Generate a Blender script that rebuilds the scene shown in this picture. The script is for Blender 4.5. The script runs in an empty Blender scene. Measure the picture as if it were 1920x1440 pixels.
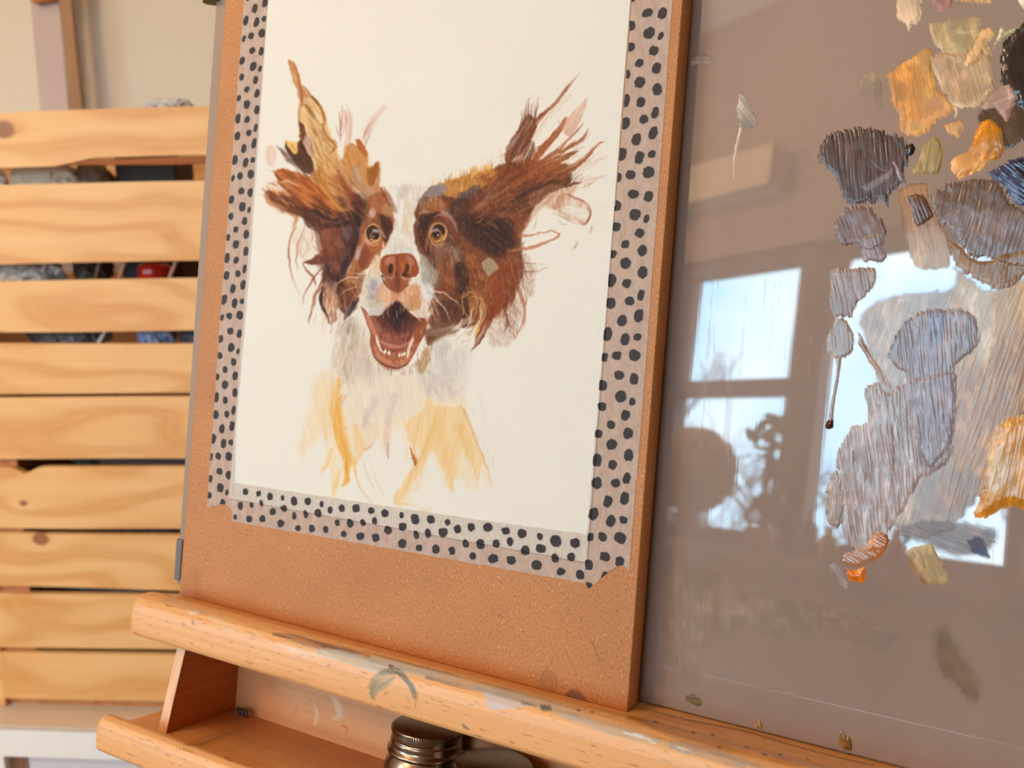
import math, random
import numpy as np
# ---------------------------------------------------------------- geometry of the place
# Camera coordinates (x right, y up, -z forward), metres.  Board frame: R right, U up along the board, N out of it.
FPX = 1750.0                      # focal length in pixels of the 1920x1440 frame
TILT = math.radians(10.5)         # the easel leans back
def nrm(v): return v / np.linalg.norm(v)
U = nrm(np.array([.078, 1, 0]))
R = np.array([3040, -237.1, 1750.]); R = nrm(R - U * R.dot(U))
N = np.cross(R, U)
W = U * math.cos(TILT) + N * math.sin(TILT)          # world up
H = np.array([1, 0, .0835]); H = nrm(H - W * H.dot(W))   # room x axis
G = np.cross(W, H)                                   # room y axis (away from the camera)
def ray(px, py):
    px = np.asarray(px, float); py = np.asarray(py, float)
    return np.stack([px - 960., 720. - py, np.full(px.shape, -FPX)], -1)
O = ray(1176, 1335) / FPX * .417                     # front lower right corner of the board
CAMH = 1.161
RW = np.stack([H, G, W])                             # camera coords -> room coords
def room(c): return c @ RW.T + np.array([0, 0, CAMH])
def hit(px, py, P0, n):                              # ray / plane, camera coords
    d = ray(px, py); t = P0.dot(n) / (d @ n); return d * t[..., None]
def board(px, py, z=0.):                             # pixel -> board coords on the plane n = z
    p = hit(px, py, O + z * N, N) - O
    return np.stack([p @ R, p @ U, p @ N], -1)
def pix(b):                                          # board coords -> pixel
    b = np.asarray(b, float)
    c = O + b[..., 0:1] * R + b[..., 1:2] * U + b[..., 2:3] * N
    return 960 - FPX * c[..., 0] / c[..., 2], 720 + FPX * c[..., 1] / c[..., 2]
PT = math.atan2(.0045, .37)                          # the glass leans a touch forward onto the board
PN = np.array([0, -math.sin(PT), math.cos(PT)]); PU = np.array([0, math.cos(PT), math.sin(PT)])
PP = np.array([0, 0, -.0165])
NPC = R * PN[0] + U * PN[1] + N * PN[2]
def glass(px, py):                                   # pixel -> glass-panel coords (x, up)
    p = hit(px, py, O + PP[2] * N, NPC) - O
    b = np.stack([p @ R, p @ U, p @ N], -1) - PP
    return np.stack([b[..., 0], b @ PU], -1)
# ---------------------------------------------------------------- noise and the painter
def _lat(seed, n=256):
    return np.random.RandomState(seed).rand(n, n).astype(np.float32)
_LATS = {}
def noise(x, y, seed=0):
    if seed not in _LATS: _LATS[seed] = _lat(seed)
    L = _LATS[seed]; xi = np.floor(x).astype(int); yi = np.floor(y).astype(int)
    fx = x - xi; fy = y - yi; fx = fx * fx * (3 - 2 * fx); fy = fy * fy * (3 - 2 * fy)
    a = L[yi & 255, xi & 255]; b = L[yi & 255, (xi + 1) & 255]; c = L[(yi + 1) & 255, xi & 255]; d = L[(yi + 1) & 255, (xi + 1) & 255]
    return (a * (1 - fx) + b * fx) * (1 - fy) + (c * (1 - fx) + d * fx) * fy
def fbm(x, y, seed=0, o=3):
    s = 0; a = .5; t = 0
    for k in range(o):
        s = s + a * noise(x * 2 ** k + 7.3 * k, y * 2 ** k + 3.1 * k, seed + k); t += a; a *= .5
    return s / t
def sm(a, b, x):
    t = np.clip((x - a) / (b - a), 0, 1); return t * t * (3 - 2 * t)
def pts(s):
    if isinstance(s, str): s = [tuple(float(v) for v in q.split(',')) for q in s.split()]
    return np.array(s, float)
def spline(P, k=6):
    P = np.asarray(P, float)
    if len(P) < 3: 
        t = np.linspace(0, 1, k + 1)[:, None]; return P[0] * (1 - t) + P[-1] * t
    Q = np.vstack([2 * P[0] - P[1], P, 2 * P[-1] - P[-2]]); out = []
    for i in range(len(P) - 1):
        p0, p1, p2, p3 = Q[i:i + 4]
        for t in np.arange(k) / k:
            out.append(.5 * ((2 * p1) + (-p0 + p2) * t + (2 * p0 - 5 * p1 + 4 * p2 - p3) * t * t + (-p0 + 3 * p1 - 3 * p2 + p3) * t ** 3))
    out.append(P[-1]); return np.array(out)
class Canvas:
    def __init__(s, x0, y0, x1, y1, base, step=1.0):
        s.x0, s.y0, s.st = x0, y0, step
        s.w = int((x1 - x0) / step) + 1; s.h = int((y1 - y0) / step) + 1
        s.X, s.Y = np.meshgrid(x0 + np.arange(s.w) * step, y0 + np.arange(s.h) * step)
        s.C = np.empty((s.h, s.w, 3), np.float32); s.C[:] = np.array(base, np.float32) / 255
        s.hgt = np.zeros((s.h, s.w), np.float32); s.A = np.zeros((s.h, s.w), np.float32); s.seed = 1; s.rib = None
    def box(s, P, m):
        a = max(0, int((P[:, 0].min() - m - s.x0) / s.st)); b = min(s.w, int((P[:, 0].max() + m - s.x0) / s.st) + 2)
        c = max(0, int((P[:, 1].min() - m - s.y0) / s.st)); d = min(s.h, int((P[:, 1].max() + m - s.y0) / s.st) + 2)
        return (slice(c, d), slice(a, b)) if b > a and d > c else None
    def put(s, k, A, col, h=0):
        A = np.clip(A, 0, 1)
        s.C[k] = s.C[k] * (1 - A[..., None]) + col * A[..., None]
        s.A[k] = s.A[k] * (1 - A) + A
        if h: s.hgt[k] = np.maximum(s.hgt[k] * (1 - .5 * A), A * h)
    def ribmod(s, k, A, r):
        if r <= 0 or s.rib is None: return A
        rb = s.rib[k]                                  # 0..1, 1 on the rib tops
        return A * sm(rb * r - .25, rb * r + .25, A * 1.25 - .1 + .0)
    def stroke(s, P, w, col, a=.9, br=.35, soft=.35, rib=0, h=.25, k=6, taper=1, sd=None):
        """variable-width bristly stroke; w: list of half widths, col: one colour or a list along the stroke"""
        P = pts(P); Q = spline(P, k); n = len(Q)
        w = np.atleast_1d(np.array(w, float)); wi = np.interp(np.linspace(0, 1, n), np.linspace(0, 1, len(w)), w) if len(w) > 1 else np.full(n, w[0])
        if taper and len(w) == 1:
            t = np.linspace(0, 1, n); wi = wi * np.minimum(1, np.minimum(t, 1 - t) * 5 + .25)
        K = s.box(Q, wi.max() + 2)
        if K is None: return
        X = s.X[K]; Y = s.Y[K]
        D = np.full(X.shape, 1e9); T = np.zeros(X.shape); S = np.zeros(X.shape); L = 0.; LL = np.zeros(X.shape)
        for i in range(n - 1):
            ax, ay = Q[i]; bx, by = Q[i + 1]; dx, dy = bx - ax, by - ay; l2 = dx * dx + dy * dy + 1e-9; l = math.sqrt(l2)
            t = np.clip(((X - ax) * dx + (Y - ay) * dy) / l2, 0, 1)
            ex = X - ax - t * dx; ey = Y - ay - t * dy; ww = wi[i] * (1 - t) + wi[i + 1] * t + .01
            d = np.hypot(ex, ey); q = d / ww; m = q < D
            D = np.where(m, q, D); T = np.where(m, (i + t) / (n - 1), T); S = np.where(m, (dx * ey - dy * ex) / l, S); LL = np.where(m, L + t * l, LL)
            L += l
        s.seed += 1; sd = s.seed if sd is None else sd
        wl = np.interp(T, np.linspace(0, 1, n), wi)
        soft_px = soft + .8 / np.maximum(wl, .6)
        A = 1 - sm(1 - soft_px * .5, 1 + soft_px * .5, D)
        bn = noise(S * .55 + 40 + sd * 3.7, LL * .02 + sd, 11) * .65 + noise(S * 1.6 + 90 + sd, LL * .05, 12) * .35
        if br: A = A * (1 - br * sm(.35, .75, bn)) * (1 - br * .9 * sm(.55, 1, T) * sm(.3, .6, bn)) 
        A = s.ribmod(K, A * a, rib) if rib else A * a
        col = np.array(col, np.float32) / 255
        if col.ndim == 1: cc = col[None, None, :] * np.ones(X.shape + (1,), np.float32)
        else: cc = np.stack([np.interp(T, np.linspace(0, 1, len(col)), col[:, j]) for j in range(3)], -1)
        cc = cc * (1 + .16 * (bn[..., None] - .5))
        s.put(K, A, cc, h)
    def mask(s, P, edge=1.0, wob=1.5, smooth=True, k=5, wf=.08, sd=None):
        P = pts(P); Q = spline(np.vstack([P, P[:1]]), k) if smooth else P
        K = s.box(Q, edge * 3 + wob + 2)
        if K is None: return None, None
        s.seed += 1; sd = s.seed if sd is None else sd
        X = s.X[K] + (fbm(s.X[K] * wf, s.Y[K] * wf, sd % 50) - .5) * 2 * wob
        Y = s.Y[K] + (fbm(s.X[K] * wf + 31, s.Y[K] * wf + 17, sd % 50 + 3) - .5) * 2 * wob
        ins = np.zeros(X.shape, bool); D = np.full(X.shape, 1e9)
        n = len(Q)
        for i in range(n):
            ax, ay = Q[i]; bx, by = Q[(i + 1) % n]
            c = (ay > Y) != (by > Y)
            if by != ay: ins ^= c & (X < (bx - ax) * (Y - ay) / (by - ay) + ax)
            dx, dy = bx - ax, by - ay; l2 = dx * dx + dy * dy + 1e-9
            t = np.clip(((X - ax) * dx + (Y - ay) * dy) / l2, 0, 1)
            D = np.minimum(D, (X - ax - t * dx) ** 2 + (Y - ay - t * dy) ** 2)
        D = np.sqrt(D) * np.where(ins, 1, -1)
        return K, D
    def patch(s, P, col, a=.9, edge=2., wob=2., ang=None, br=.3, rib=0, h=.2, smooth=True, wf=.08, col2=None):
        K, D = s.mask(P, edge, wob, smooth, wf=wf)
        if K is None: return
        A = sm(-edge, edge, D); X = s.X[K]; Y = s.Y[K]; sd = s.seed
        if ang is None: bn = fbm(X * .15, Y * .15, sd % 40)
        else:
            c, q = math.cos(math.radians(ang)), math.sin(math.radians(ang))
            u = X * c + Y * q; v = -X * q + Y * c
            bn = noise(u * .02 + sd, v * .45, 13) * .6 + noise(u * .05 + sd, v * 1.2, 14) * .4
        A = A * (1 - br * sm(.35, .8, bn))
        A = s.ribmod(K, A * a, rib) if rib else A * a
        cc = np.array(col, np.float32)[None, None] / 255 * np.ones(X.shape + (1,), np.float32)
        if col2 is not None: cc = cc * (1 - bn[..., None]) + np.array(col2, np.float32) / 255 * bn[..., None]
        cc = cc * (1 + .14 * (bn[..., None] - .5))
        s.put(K, A, cc, h)
    def ell(s, cx, cy, rx, ry, col, a=1, rot=0, edge=.8, h=.2, wob=0.):
        t = np.linspace(0, 2 * math.pi, 14, endpoint=False); c, q = math.cos(math.radians(rot)), math.sin(math.radians(rot))
        x = rx * np.cos(t); y = ry * np.sin(t)
        s.patch(np.stack([cx + x * c - y * q, cy + x * q + y * c], -1), col, a, edge, wob, None, 0, 0, h)
def make_portrait():
    c = Canvas(430, -22, 1192, 1062, (250, 244, 231))
    b = board(c.X, c.Y)
    c.rib = (.5 + .5 * np.cos(2 * math.pi * b[..., 0] / .00098)) * .62 + .38 * noise(b[..., 0] * 2100, b[..., 1] * 700, 5)
    # the primed paper is faintly uneven
    c.C *= (1 + .018 * (fbm(c.X * .006, c.Y * .006, 8) - .5))[..., None]
    st, pa, el = c.stroke, c.patch, c.ell
    rng = random.Random(5)
    def fur(poly, ang, cols, n, ln=(10, 26), w=(1, 2.6), a=(.3, .8), bend=8, rib=0):
        P = pts(poly); x0, y0 = P.min(0); x1, y1 = P.max(0); k = 0; g = 0
        while k < n and g < n * 20:
            g += 1; x = rng.uniform(x0, x1); y = rng.uniform(y0, y1); ins = False
            for i in range(len(P)):
                ax, ay = P[i]; bx, by = P[i - 1]
                if (ay > y) != (by > y) and x < (bx - ax) * (y - ay) / (by - ay) + ax: ins = not ins
            if not ins: continue
            k += 1; A = ang(x, y) if callable(ang) else ang
            A = math.radians(A + rng.uniform(-12, 12)); L = rng.uniform(*ln); q = rng.uniform(-bend, bend) * L / 60
            dx, dy = math.cos(A), math.sin(A)
            st([(x - dx * L / 2, y - dy * L / 2), (x - dy * q, y + dx * q), (x + dx * L / 2, y + dy * L / 2)], [rng.uniform(.2, .7), rng.uniform(*w), .3],
               rng.choice(cols), rng.uniform(*a), .3, rib=rib, k=3)
    # ---------------- chest wash
    pa("612,690 590,712 578,760 570,812 556,848 566,856 584,836 600,822 614,830 612,860 602,884 612,880 626,862 622,905 628,930 640,890 650,905 660,885 676,838 690,848 706,822 724,846 734,822 752,800 766,838 778,850 800,838 770,905 738,940 760,944 790,904 806,852 836,912 850,925 846,892 880,912 896,916 888,870 910,900 922,912 914,880 898,838 880,786 872,748 850,712 800,704 720,700", (251, 228, 190), .62, 7, 7, ang=80, br=.35)
    pa("645,650 636,678 622,704 640,742 650,790 690,806 730,782 770,780 800,744 856,742 850,700 880,660 862,648 760,690 700,676", (236, 224, 212), .42, 22, 14, ang=75, br=.3)
    for s, w, col, a in (
        ("604,706 598,760 590,812 572,850", [5, 12, 4], (250, 222, 178), .45), ("622,716 616,770 612,828", [6, 12, 3], (250, 214, 165), .5),
        ("636,712 628,762 640,812 652,868 646,908", [5, 12, 9, 2], (249, 192, 108), .68), ("640,742 632,790 646,842 654,900", [3, 9, 8, 2], (247, 178, 72), .6),
        ("628,800 640,840 660,862 668,892", [4, 8, 6, 1], (247, 188, 92), .6), ("622,842 614,868 600,888", [3, 5, 1], (250, 200, 120), .55),
        ("628,858 624,900 634,936", [3, 4, 1], (252, 222, 160), .6), ("636,886 628,916 620,934", [3, 5, 1], (250, 205, 125), .55), ("648,868 650,900 640,912", [2, 5, 1], (247, 180, 75), .7),
        ("664,800 676,838 664,870", [6, 10, 3], (248, 200, 130), .55), ("664,884 676,914 698,944", [1, 2.5, 1.5], (245, 205, 150), .55), ("676,848 690,890 712,946", [1, 2, 1], (238, 205, 165), .55),
        ("690,852 706,900 720,930", [1, 3, 1], (245, 232, 212), .7),
        ("684,790 700,812 690,844", [6, 8, 2], (238, 205, 185), .5), ("728,790 724,830 728,858", [7, 7, 2], (236, 206, 186), .55),
        ("704,750 690,776 682,800", [7, 8, 3], (212, 194, 190), .45), ("740,742 730,780 728,800", [6, 7, 2], (214, 198, 194), .4), ("648,742 640,760", [3, 2], (214, 178, 172), .5),
        ("766,800 778,846 788,866", [1, 2, 1], (240, 200, 150), .6), ("758,812 762,850 770,868", [1, 2, .5], (246, 214, 170), .6)):
        st(s, w, col, a, .4, 1.1)
    pa("756,798 790,768 806,742 816,760 868,762 876,778 884,802 904,850 914,884 900,872 896,905 878,866 868,842 860,872 846,918 824,868 808,846 790,882 770,914 748,942 736,938 762,892 790,846 772,830", (250, 214, 158), .8, 3, 4, ang=100, br=.35, rib=.25)
    st("822,760 816,800 800,838 780,880 752,934", [4, 7, 9, 6, 4], (247, 202, 138), .55, .4, .9)
    st("870,768 886,810 908,862 922,908", [2, 2, 1.8, 1], (216, 160, 110), .5, .3, rib=.5)
    st("826,790 832,830 842,880 850,920", [8, 8, 6, 1], (249, 206, 145), .5, .4, 1)
    st("862,800 880,840 892,890", [9, 8, 1], (249, 206, 145), .6, .4, 1)
    st("768,840 774,852 779,866 777,874", [1, 2.4, 3, .7], (222, 132, 40), .95, .1); st("774,858 777,874", [1.2, .8], (165, 88, 30), .9, 0)
    st("684,842 694,838 700,832", [1.5, 1.8, .6], (222, 184, 168), .7, .1); st("727,832 728,858", [2.2, 1.8], (214, 182, 172), .85, .1); el(649, 804, 2, 2.2, (222, 180, 160), .6)
    fur("850,740 900,730 930,880 905,850", 82, [(232, 214, 190), (214, 196, 176)], 40, (14, 40), (.5, .9), (.3, .6), 2, rib=.6)
    fur("740,860 780,850 880,880 900,930 800,960", 84, [(238, 222, 196)], 60, (10, 30), (.5, .9), (.3, .6), 2, rib=.6)
    st("742,944 760,946 790,946", [4, 3, 1], (251, 222, 168), .6, .4); st("792,958 810,952", [5, 2], (251, 226, 178), .6, .4); st("826,976 838,966", [4, 2], (251, 226, 178), .6, .4)
    # ---------------- neck
    pa("640,600 656,590 690,610 700,660 720,700 690,716 650,706 630,680 636,640", (218, 202, 180), .5, 16, 10, ang=80, br=.35)
    fur("625,600 700,600 710,720 615,730", 100, [(238, 228, 212), (204, 182, 160), (222, 196, 166), (246, 240, 226), (212, 196, 190)], 110, (18, 46), (1.2, 4), (.25, .6))
    pa("632,650 660,640 690,652 680,690 650,700 630,684", (208, 176, 146), .4, 14, 8)
    pa("780,650 812,640 866,640 888,670 880,700 856,740 830,750 800,740 790,710", (226, 217, 205), .5, 16, 10, ang=95, br=.4, rib=.3)
    fur("790,650 880,640 870,770 800,750", 85, [(196, 184, 174), (206, 186, 162), (186, 176, 172)], 70, (14, 44), (.6, 1.6), (.25, .6), rib=.6)
    st("784,700 800,716 830,750", [3, 6, 2], (214, 206, 204), .4, .4, .9); st("796,690 830,720 856,742", [3, 6, 2], (214, 206, 204), .5, .4, .9)
    # ---------------- left ear
    pa("518,322 536,316 560,326 584,330 570,300 562,272 560,236 561,200 559,172 550,140 541,114 549,114 558,136 568,156 584,181 602,201 612,224 619,254 629,276 640,300 652,268 668,272 688,284 690,312 712,304 712,345 730,366 736,400 700,420 660,450 610,430 586,412 540,398 508,384 496,370 505,356 530,362 545,350", (214, 150, 98), .93, 2, 2.5, ang=55, br=.12)
    pa("561,186 582,184 604,206 612,232 620,262 640,300 652,340 620,330 588,322 566,270 560,232", (224, 184, 132), .9, 2, 2, ang=62, br=.25, col2=(246, 218, 168))
    fur("562,190 606,206 622,262 646,330 600,330 566,262", 62, [(246, 222, 178), (204, 150, 92), (228, 182, 124), (196, 140, 84), (250, 226, 176)], 60, (18, 44), (1, 2.6), (.35, .8), 5)
    st("541,116 548,142 558,166 564,184 566,196", [.6, 2, 3.4, 4, 2], (220, 160, 118), .85, .25); st("549,114 556,132 562,156 566,176 566,200", [.5, 1.4, 2.2, 3, 2], (192, 122, 76), .9, .2)
    st("570,160 584,180 598,196 606,214 610,232", [.5, 2.2, 2, 3, 1.4], (196, 126, 66), .85, .2); st("583,180 590,190 598,198", [.8, 1.4, .6], (110, 66, 34), .85, .1)
    st("588,204 598,222 606,244 612,262", [1, 4, 3.6, 1], (240, 222, 190), .8, .3); st("572,190 580,220 596,256 608,290", [1, 3, 3, 1], (206, 154, 100), .5, .4)
    st("604,232 614,258 624,266 628,276 618,290", [2, 3.6, 4, 3.4, 1], (200, 128, 66), .9, .2)
    st("562,196 561,222 564,246", [1.4, 2.4, 2], (206, 142, 92), .8, .2); pa("561,228 570,236 574,252 570,266 565,262", (112, 62, 26), .92, 1.4, 1)
    pa("566,268 574,254 586,264 590,286 580,292 570,284", (214, 176, 162), .9, 2, 2)
    pa("533,262 545,266 558,268 560,276 556,290 552,296 541,284", (246, 200, 118), .92, 1.2, 1, ang=50)
    pa("534,266 542,276 552,290 558,282 559,268 566,264 574,282 584,298 588,314 580,326 566,318 548,298 538,280", (96, 46, 20), .95, 1.4, 1.4, ang=55, br=.2, col2=(70, 34, 18))
    st("562,264 560,276 566,290", [1, 2.4, 1], (140, 86, 38), .8); st("546,272 552,280 556,290", [1.6, 2, .8], (232, 170, 96), .85)
    pa("500,276 510,272 518,286 516,308 508,312 500,302 498,288", (240, 204, 186), .8, 3, 2.5, ang=85, br=.4)
    for k in range(4): st([(518 + 3 * k, 274 + 3 * k), (545, 290 + 5 * k), (572, 314 + 3 * k), (590, 330)], [2, 3.5, 3, 1], (142, 100, 84), .75, .4, rib=1.1)
    pa("513,320 530,317 552,322 572,330 592,346 618,368 646,392 654,410 620,404 585,388 556,372 530,352 517,334", (206, 118, 54), .94, 2, 2.4, ang=38, br=.2, col2=(180, 84, 30))
    fur("514,320 560,322 610,360 640,400 580,384 528,350", 38, [(222, 146, 80), (184, 92, 36), (226, 160, 96), (170, 82, 34), (236, 176, 118)], 60, (18, 44), (1.2, 3.4), (.35, .8), 6)
    fur("590,300 640,300 680,380 660,400 610,350", 56, [(232, 182, 96), (214, 150, 92), (196, 132, 56), (238, 200, 130), (216, 158, 120)], 90, (18, 48), (1.4, 4), (.4, .85), 6)
    st("596,322 606,350 622,372 640,392", [3, 5, 5, 2], (206, 138, 42), .75, .4); st("588,316 592,334 600,352", [2, 4, 2], (176, 112, 48), .6)
    st("604,350 622,372 640,392 654,404", [2, 4, 4, 2], (226, 160, 84), .8, .3)
    pa("622,326 640,330 650,350 664,372 676,396 662,406 646,388 632,364", (176, 102, 70), .8, 3, 2, ang=60, br=.3)
    st("636,322 646,346 660,370 676,392 690,404", [4, 6, 6, 5, 3], (150, 76, 50), .85, .3); st("634,342 644,362 660,380 668,396", [.7, .8, 1, .6], (222, 172, 144), .8, 0)
    st("630,300 640,322 650,338", [3, 7, 3], (206, 150, 126), .6, .4)
    pa("646,274 654,272 676,276 688,296 690,330 684,346 670,330 654,306 648,292", (222, 164, 106), .88, 2.4, 2, ang=70, br=.3)
    st("650,276 652,300 662,326", [2.4, 3.4, 1.4], (214, 146, 62), .75); fur("650,276 684,284 690,340 664,320", 70, [(236, 186, 130), (204, 138, 86), (226, 166, 112)], 24, (12, 30), (.8, 2), (.4, .8))
    pa("667,260 674,261 682,272 688,286 687,293 680,290 671,276", (214, 124, 42), .95, 1.2, 1, ang=65, br=.2, col2=(190, 96, 26))
    pa("688,314 696,315 702,308 709,303 711,314 706,330 702,346 694,348 688,338", (200, 124, 42), .95, 1.4, 1.2, ang=110, br=.2, col2=(160, 92, 24))
    st("648,338 660,352 674,366 690,378", [2.5, 5, 5, 2], (226, 206, 176), .85, .3); st("666,312 668,330 680,352 694,372", [4, 7, 6, 3], (176, 160, 154), .85, .3); st("668,316 672,332 678,342", [2, 3.4, 1.4], (206, 204, 206), .8)
    st("652,336 668,358 690,376", [.6, 1.2, .6], (240, 222, 200), .8); st("688,350 704,366 716,380", [4, 6, 3], (206, 168, 140), .7, .4)
    st("640,196 644,212 642,240 640,262", [.5, 3.5, 4, 2], (222, 170, 148), .55, .5, .8); st("636,210 640,230 638,256", [1, 2.6, 1.4], (180, 112, 88), .6, .5); st("650,196 656,220 654,250 646,284", [1, 4.4, 5, 3], (224, 178, 156), .65, .45, .8)
    st("630,232 634,250 640,272", [.5, 1.2, 1], (170, 150, 150), .5); st("648,206 650,226 646,250", [.6, 1.6, .8], (190, 122, 96), .6)
    st("720,200 702,222 688,244 680,262", [4, 7, 6.5, 3], (236, 198, 176), .62, .45, 1); st("704,222 690,240 682,258", [1, 3, 2], (200, 138, 114), .5, .5, rib=.4); st("696,240 688,262 684,276", [2, 3, 2], (150, 84, 62), .6, .5, rib=1.2)
    pa("504,357 516,364 536,374 552,372 572,384 604,400 646,410 668,396 676,420 670,446 640,440 606,430 584,414 556,402 530,396 514,384", (146, 80, 42), .95, 2, 2, ang=32, br=.18, col2=(112, 56, 28))
    fur("504,358 560,372 660,405 665,440 600,430 530,396", 32, [(176, 104, 60), (98, 50, 28), (134, 70, 38), (190, 122, 76), (84, 42, 26)], 80, (16, 42), (1.2, 3.6), (.35, .8), 6)
    st("496,366 508,382 528,394 548,402", [2, 6, 6, 2], (236, 190, 158), .75, .45, .8); st("503,358 512,372 530,384", [1, 2.4, 2], (130, 72, 42), .8); st("512,352 530,362 548,366", [2, 5, 3], (226, 166, 126), .7, .4)
    st("540,352 556,366 578,380 600,392", [3, 6, 6, 3], (200, 124, 74), .65, .4)
    pa("582,376 592,368 604,374 616,388 622,400 608,406 590,396", (46, 28, 26), .9, 5, 3); pa("664,362 676,366 684,384 684,400 672,396 664,380", (54, 30, 24), .9, 4, 2.5)
    pa("628,368 642,374 652,390 640,386", (98, 48, 28), .7, 4, 2); pa("636,396 656,394 670,400 664,412 640,410", (80, 40, 26), .7, 4, 2)
    pa("566,404 584,410 602,424 610,440 604,446 590,434 574,424", (92, 44, 24), .85, 2, 2); st("546,402 556,408 552,424 548,432", [3, 5, 3, 1], (206, 146, 92), .8, .4)
    # inner ear, left cheek
    pa("592,414 640,408 682,404 686,430 670,470 648,510 636,560 612,560 604,520 608,480 598,446", (122, 64, 40), .96, 2.4, 2.4, ang=75, br=.15, col2=(98, 48, 30))
    st("672,396 678,420 672,452 656,480 644,512 634,544", [7, 9, 8, 7, 7, 5], (58, 30, 24), .9, .25, .8); st("664,380 676,404 676,430", [6, 8, 8], (52, 28, 22), .85, .2, .8)
    st("590,412 612,422 640,418 660,412", [2, 6, 6, 2], (90, 44, 28), .8, .3, .8); st("598,408 616,416 636,417 652,408", [.6, 1.7, 1.8, .6], (206, 156, 138), .85, .2)
    st("590,404 596,424 604,440", [3, 3, 2], (136, 100, 90), .7, .4); st("592,436 598,460 604,480", [3, 4, 3], (120, 76, 60), .7, .4)
    pa("600,432 620,430 624,450 610,452 602,446", (188, 122, 92), .85, 1.6, 1.4, ang=80, br=.3); pa("604,454 620,448 622,470 608,476", (164, 98, 62), .85, 2, 2, ang=70); pa("606,474 622,462 632,472 620,482", (176, 106, 66), .6, 3, 2)
    pa("626,446 640,446 646,462 630,464", (172, 112, 94), .85, 1.4, 1.2, ang=60); pa("640,428 656,422 662,436 656,450 642,446", (150, 132, 142), .85, 2.4, 2, ang=60, br=.4, col2=(120, 84, 76)); st("624,432 640,428 648,424", [2, 3, 1], (170, 104, 74), .7)
    pa("617,492 636,490 637,510 619,512", (154, 98, 78), .85, 1, .8, ang=90, br=.2); pa("610,478 632,474 634,488 612,490", (116, 64, 44), .7, 3, 2)
    pa("568,491 584,486 600,472 612,464 620,480 606,494 588,498", (126, 60, 34), .95, 1.4, 1.4, ang=-20, br=.2); pa("606,510 640,512 636,530 612,534", (92, 46, 30), .8, 3, 2)
    # thin strands left of the ear
    for s, w, col, a in (
        ("558,424 546,440 541,470 543,496 551,526 562,556", [.6, 1.4, 1.6, 1.4, 1, .3], (190, 118, 78), .85), ("572,424 561,450 556,480 558,508", [.8, 1.8, 1.8, .6], (204, 144, 108), .8),
        ("582,424 586,440 584,456", [.6, 1.8, .6], (206, 150, 116), .8), ("592,432 600,450 606,470", [2, 2.6, 1.6], (176, 112, 80), .8), ("574,430 566,448 562,470 572,486", [1, 3, 3, 1], (236, 204, 178), .6),
        ("568,444 578,462 570,478", [1, 4, 2], (226, 184, 152), .55), ("586,462 598,470 604,478", [1, 4, 2], (196, 134, 98), .6), ("545,440 556,458 566,480 576,492", [.4, .8, .8, .3], (210, 160, 126), .6),
        ("568,494 578,510 588,522 592,534", [1, 2, 2.6, 1.4], (170, 98, 64), .85), ("605,500 590,518 580,536 570,556 566,574", [1, 2, 1.8, 1.2, .3], (176, 104, 72), .8),
        ("608,508 602,534 590,556 584,584 580,606", [3, 3.4, 3, 2, .4], (164, 90, 58), .85), ("590,556 584,580 578,604 584,618", [1, 1.4, 1, .3], (226, 190, 164), .8), ("600,470 596,498 604,520", [1, 1.6, 1], (200, 140, 110), .5),
        ("588,498 604,496", [2, 1], (236, 206, 190), .8), ("604,560 604,580 606,612", [.8, 2, .6], (238, 214, 190), .6), ("552,530 566,552 574,572", [.2, .5, .2], (220, 196, 176), .5), ("556,600 574,620 600,640", [.2, .5, .2], (238, 226, 206), .5)):
        st(s, w, col, a, .25)
    pa("546,432 566,426 590,430 600,452 596,476 572,484 556,478 546,458", (240, 212, 190), .35, 6, 4)
    pa("602,532 626,528 636,548 630,584 618,606 608,594 604,566", (232, 196, 172), .85, 3, 2.4, ang=90, br=.3)
    fur("606,530 640,530 636,590 618,606 606,570", 95, [(240, 210, 186), (186, 116, 78), (214, 156, 118), (170, 96, 60), (226, 184, 158)], 60, (12, 34), (.8, 2), (.5, .9))
    st("605,538 602,558 604,576 612,592 619,607", [1.5, 3.4, 2.6, 1.6, .5], (66, 34, 26), .92, .15); st("629,588 629,600 624,606", [1.4, 2, .7], (160, 84, 50), .8); st("616,520 622,534 624,548", [3, 4.4, 2], (206, 154, 140), .85, .3)
    pa("632,530 656,528 668,548 664,572 652,590 640,584 634,560", (110, 56, 34), .95, 2.4, 2, ang=70, br=.2, col2=(86, 42, 28)); pa("644,516 676,508 690,524 684,548 664,552 648,540", (160, 96, 56), .7, 4, 3, ang=70, br=.3)
    fur("634,516 686,508 690,560 650,585", 62, [(190, 116, 72), (120, 62, 36), (206, 142, 96), (98, 50, 32), (222, 160, 110)], 60, (10, 30), (.8, 2), (.4, .85))
    st("662,566 652,584 646,596", [3, 4.5, 2.6], (56, 34, 32), .9, .15); st("672,560 664,578 654,592", [2, 3.6, 2], (50, 30, 30), .85, .15); st("668,548 656,572 646,594", [.8, 1.2, .8], (196, 170, 168), .85, 0); st("676,562 664,580 652,600", [.8, 1.4, .8], (206, 190, 190), .85, 0)
    # ---------------- blaze and left face
    pa("726,352 744,346 790,346 806,352 800,372 778,384 772,420 774,450 784,478 800,500 812,530 820,556 808,584 780,592 740,572 700,590 680,576 676,548 684,520 700,500 716,480 724,456 738,440 742,410 736,384", (238, 230, 216), .95, 2.4, 2.4, ang=85, br=.2)
    fur("732,350 796,350 772,400 770,470 790,500 730,480 742,410", 88, [(248, 242, 232), (228, 214, 196), (238, 226, 208), (216, 204, 190), (250, 246, 238)], 110, (12, 36), (1.2, 3.6), (.35, .8), 4)
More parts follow.
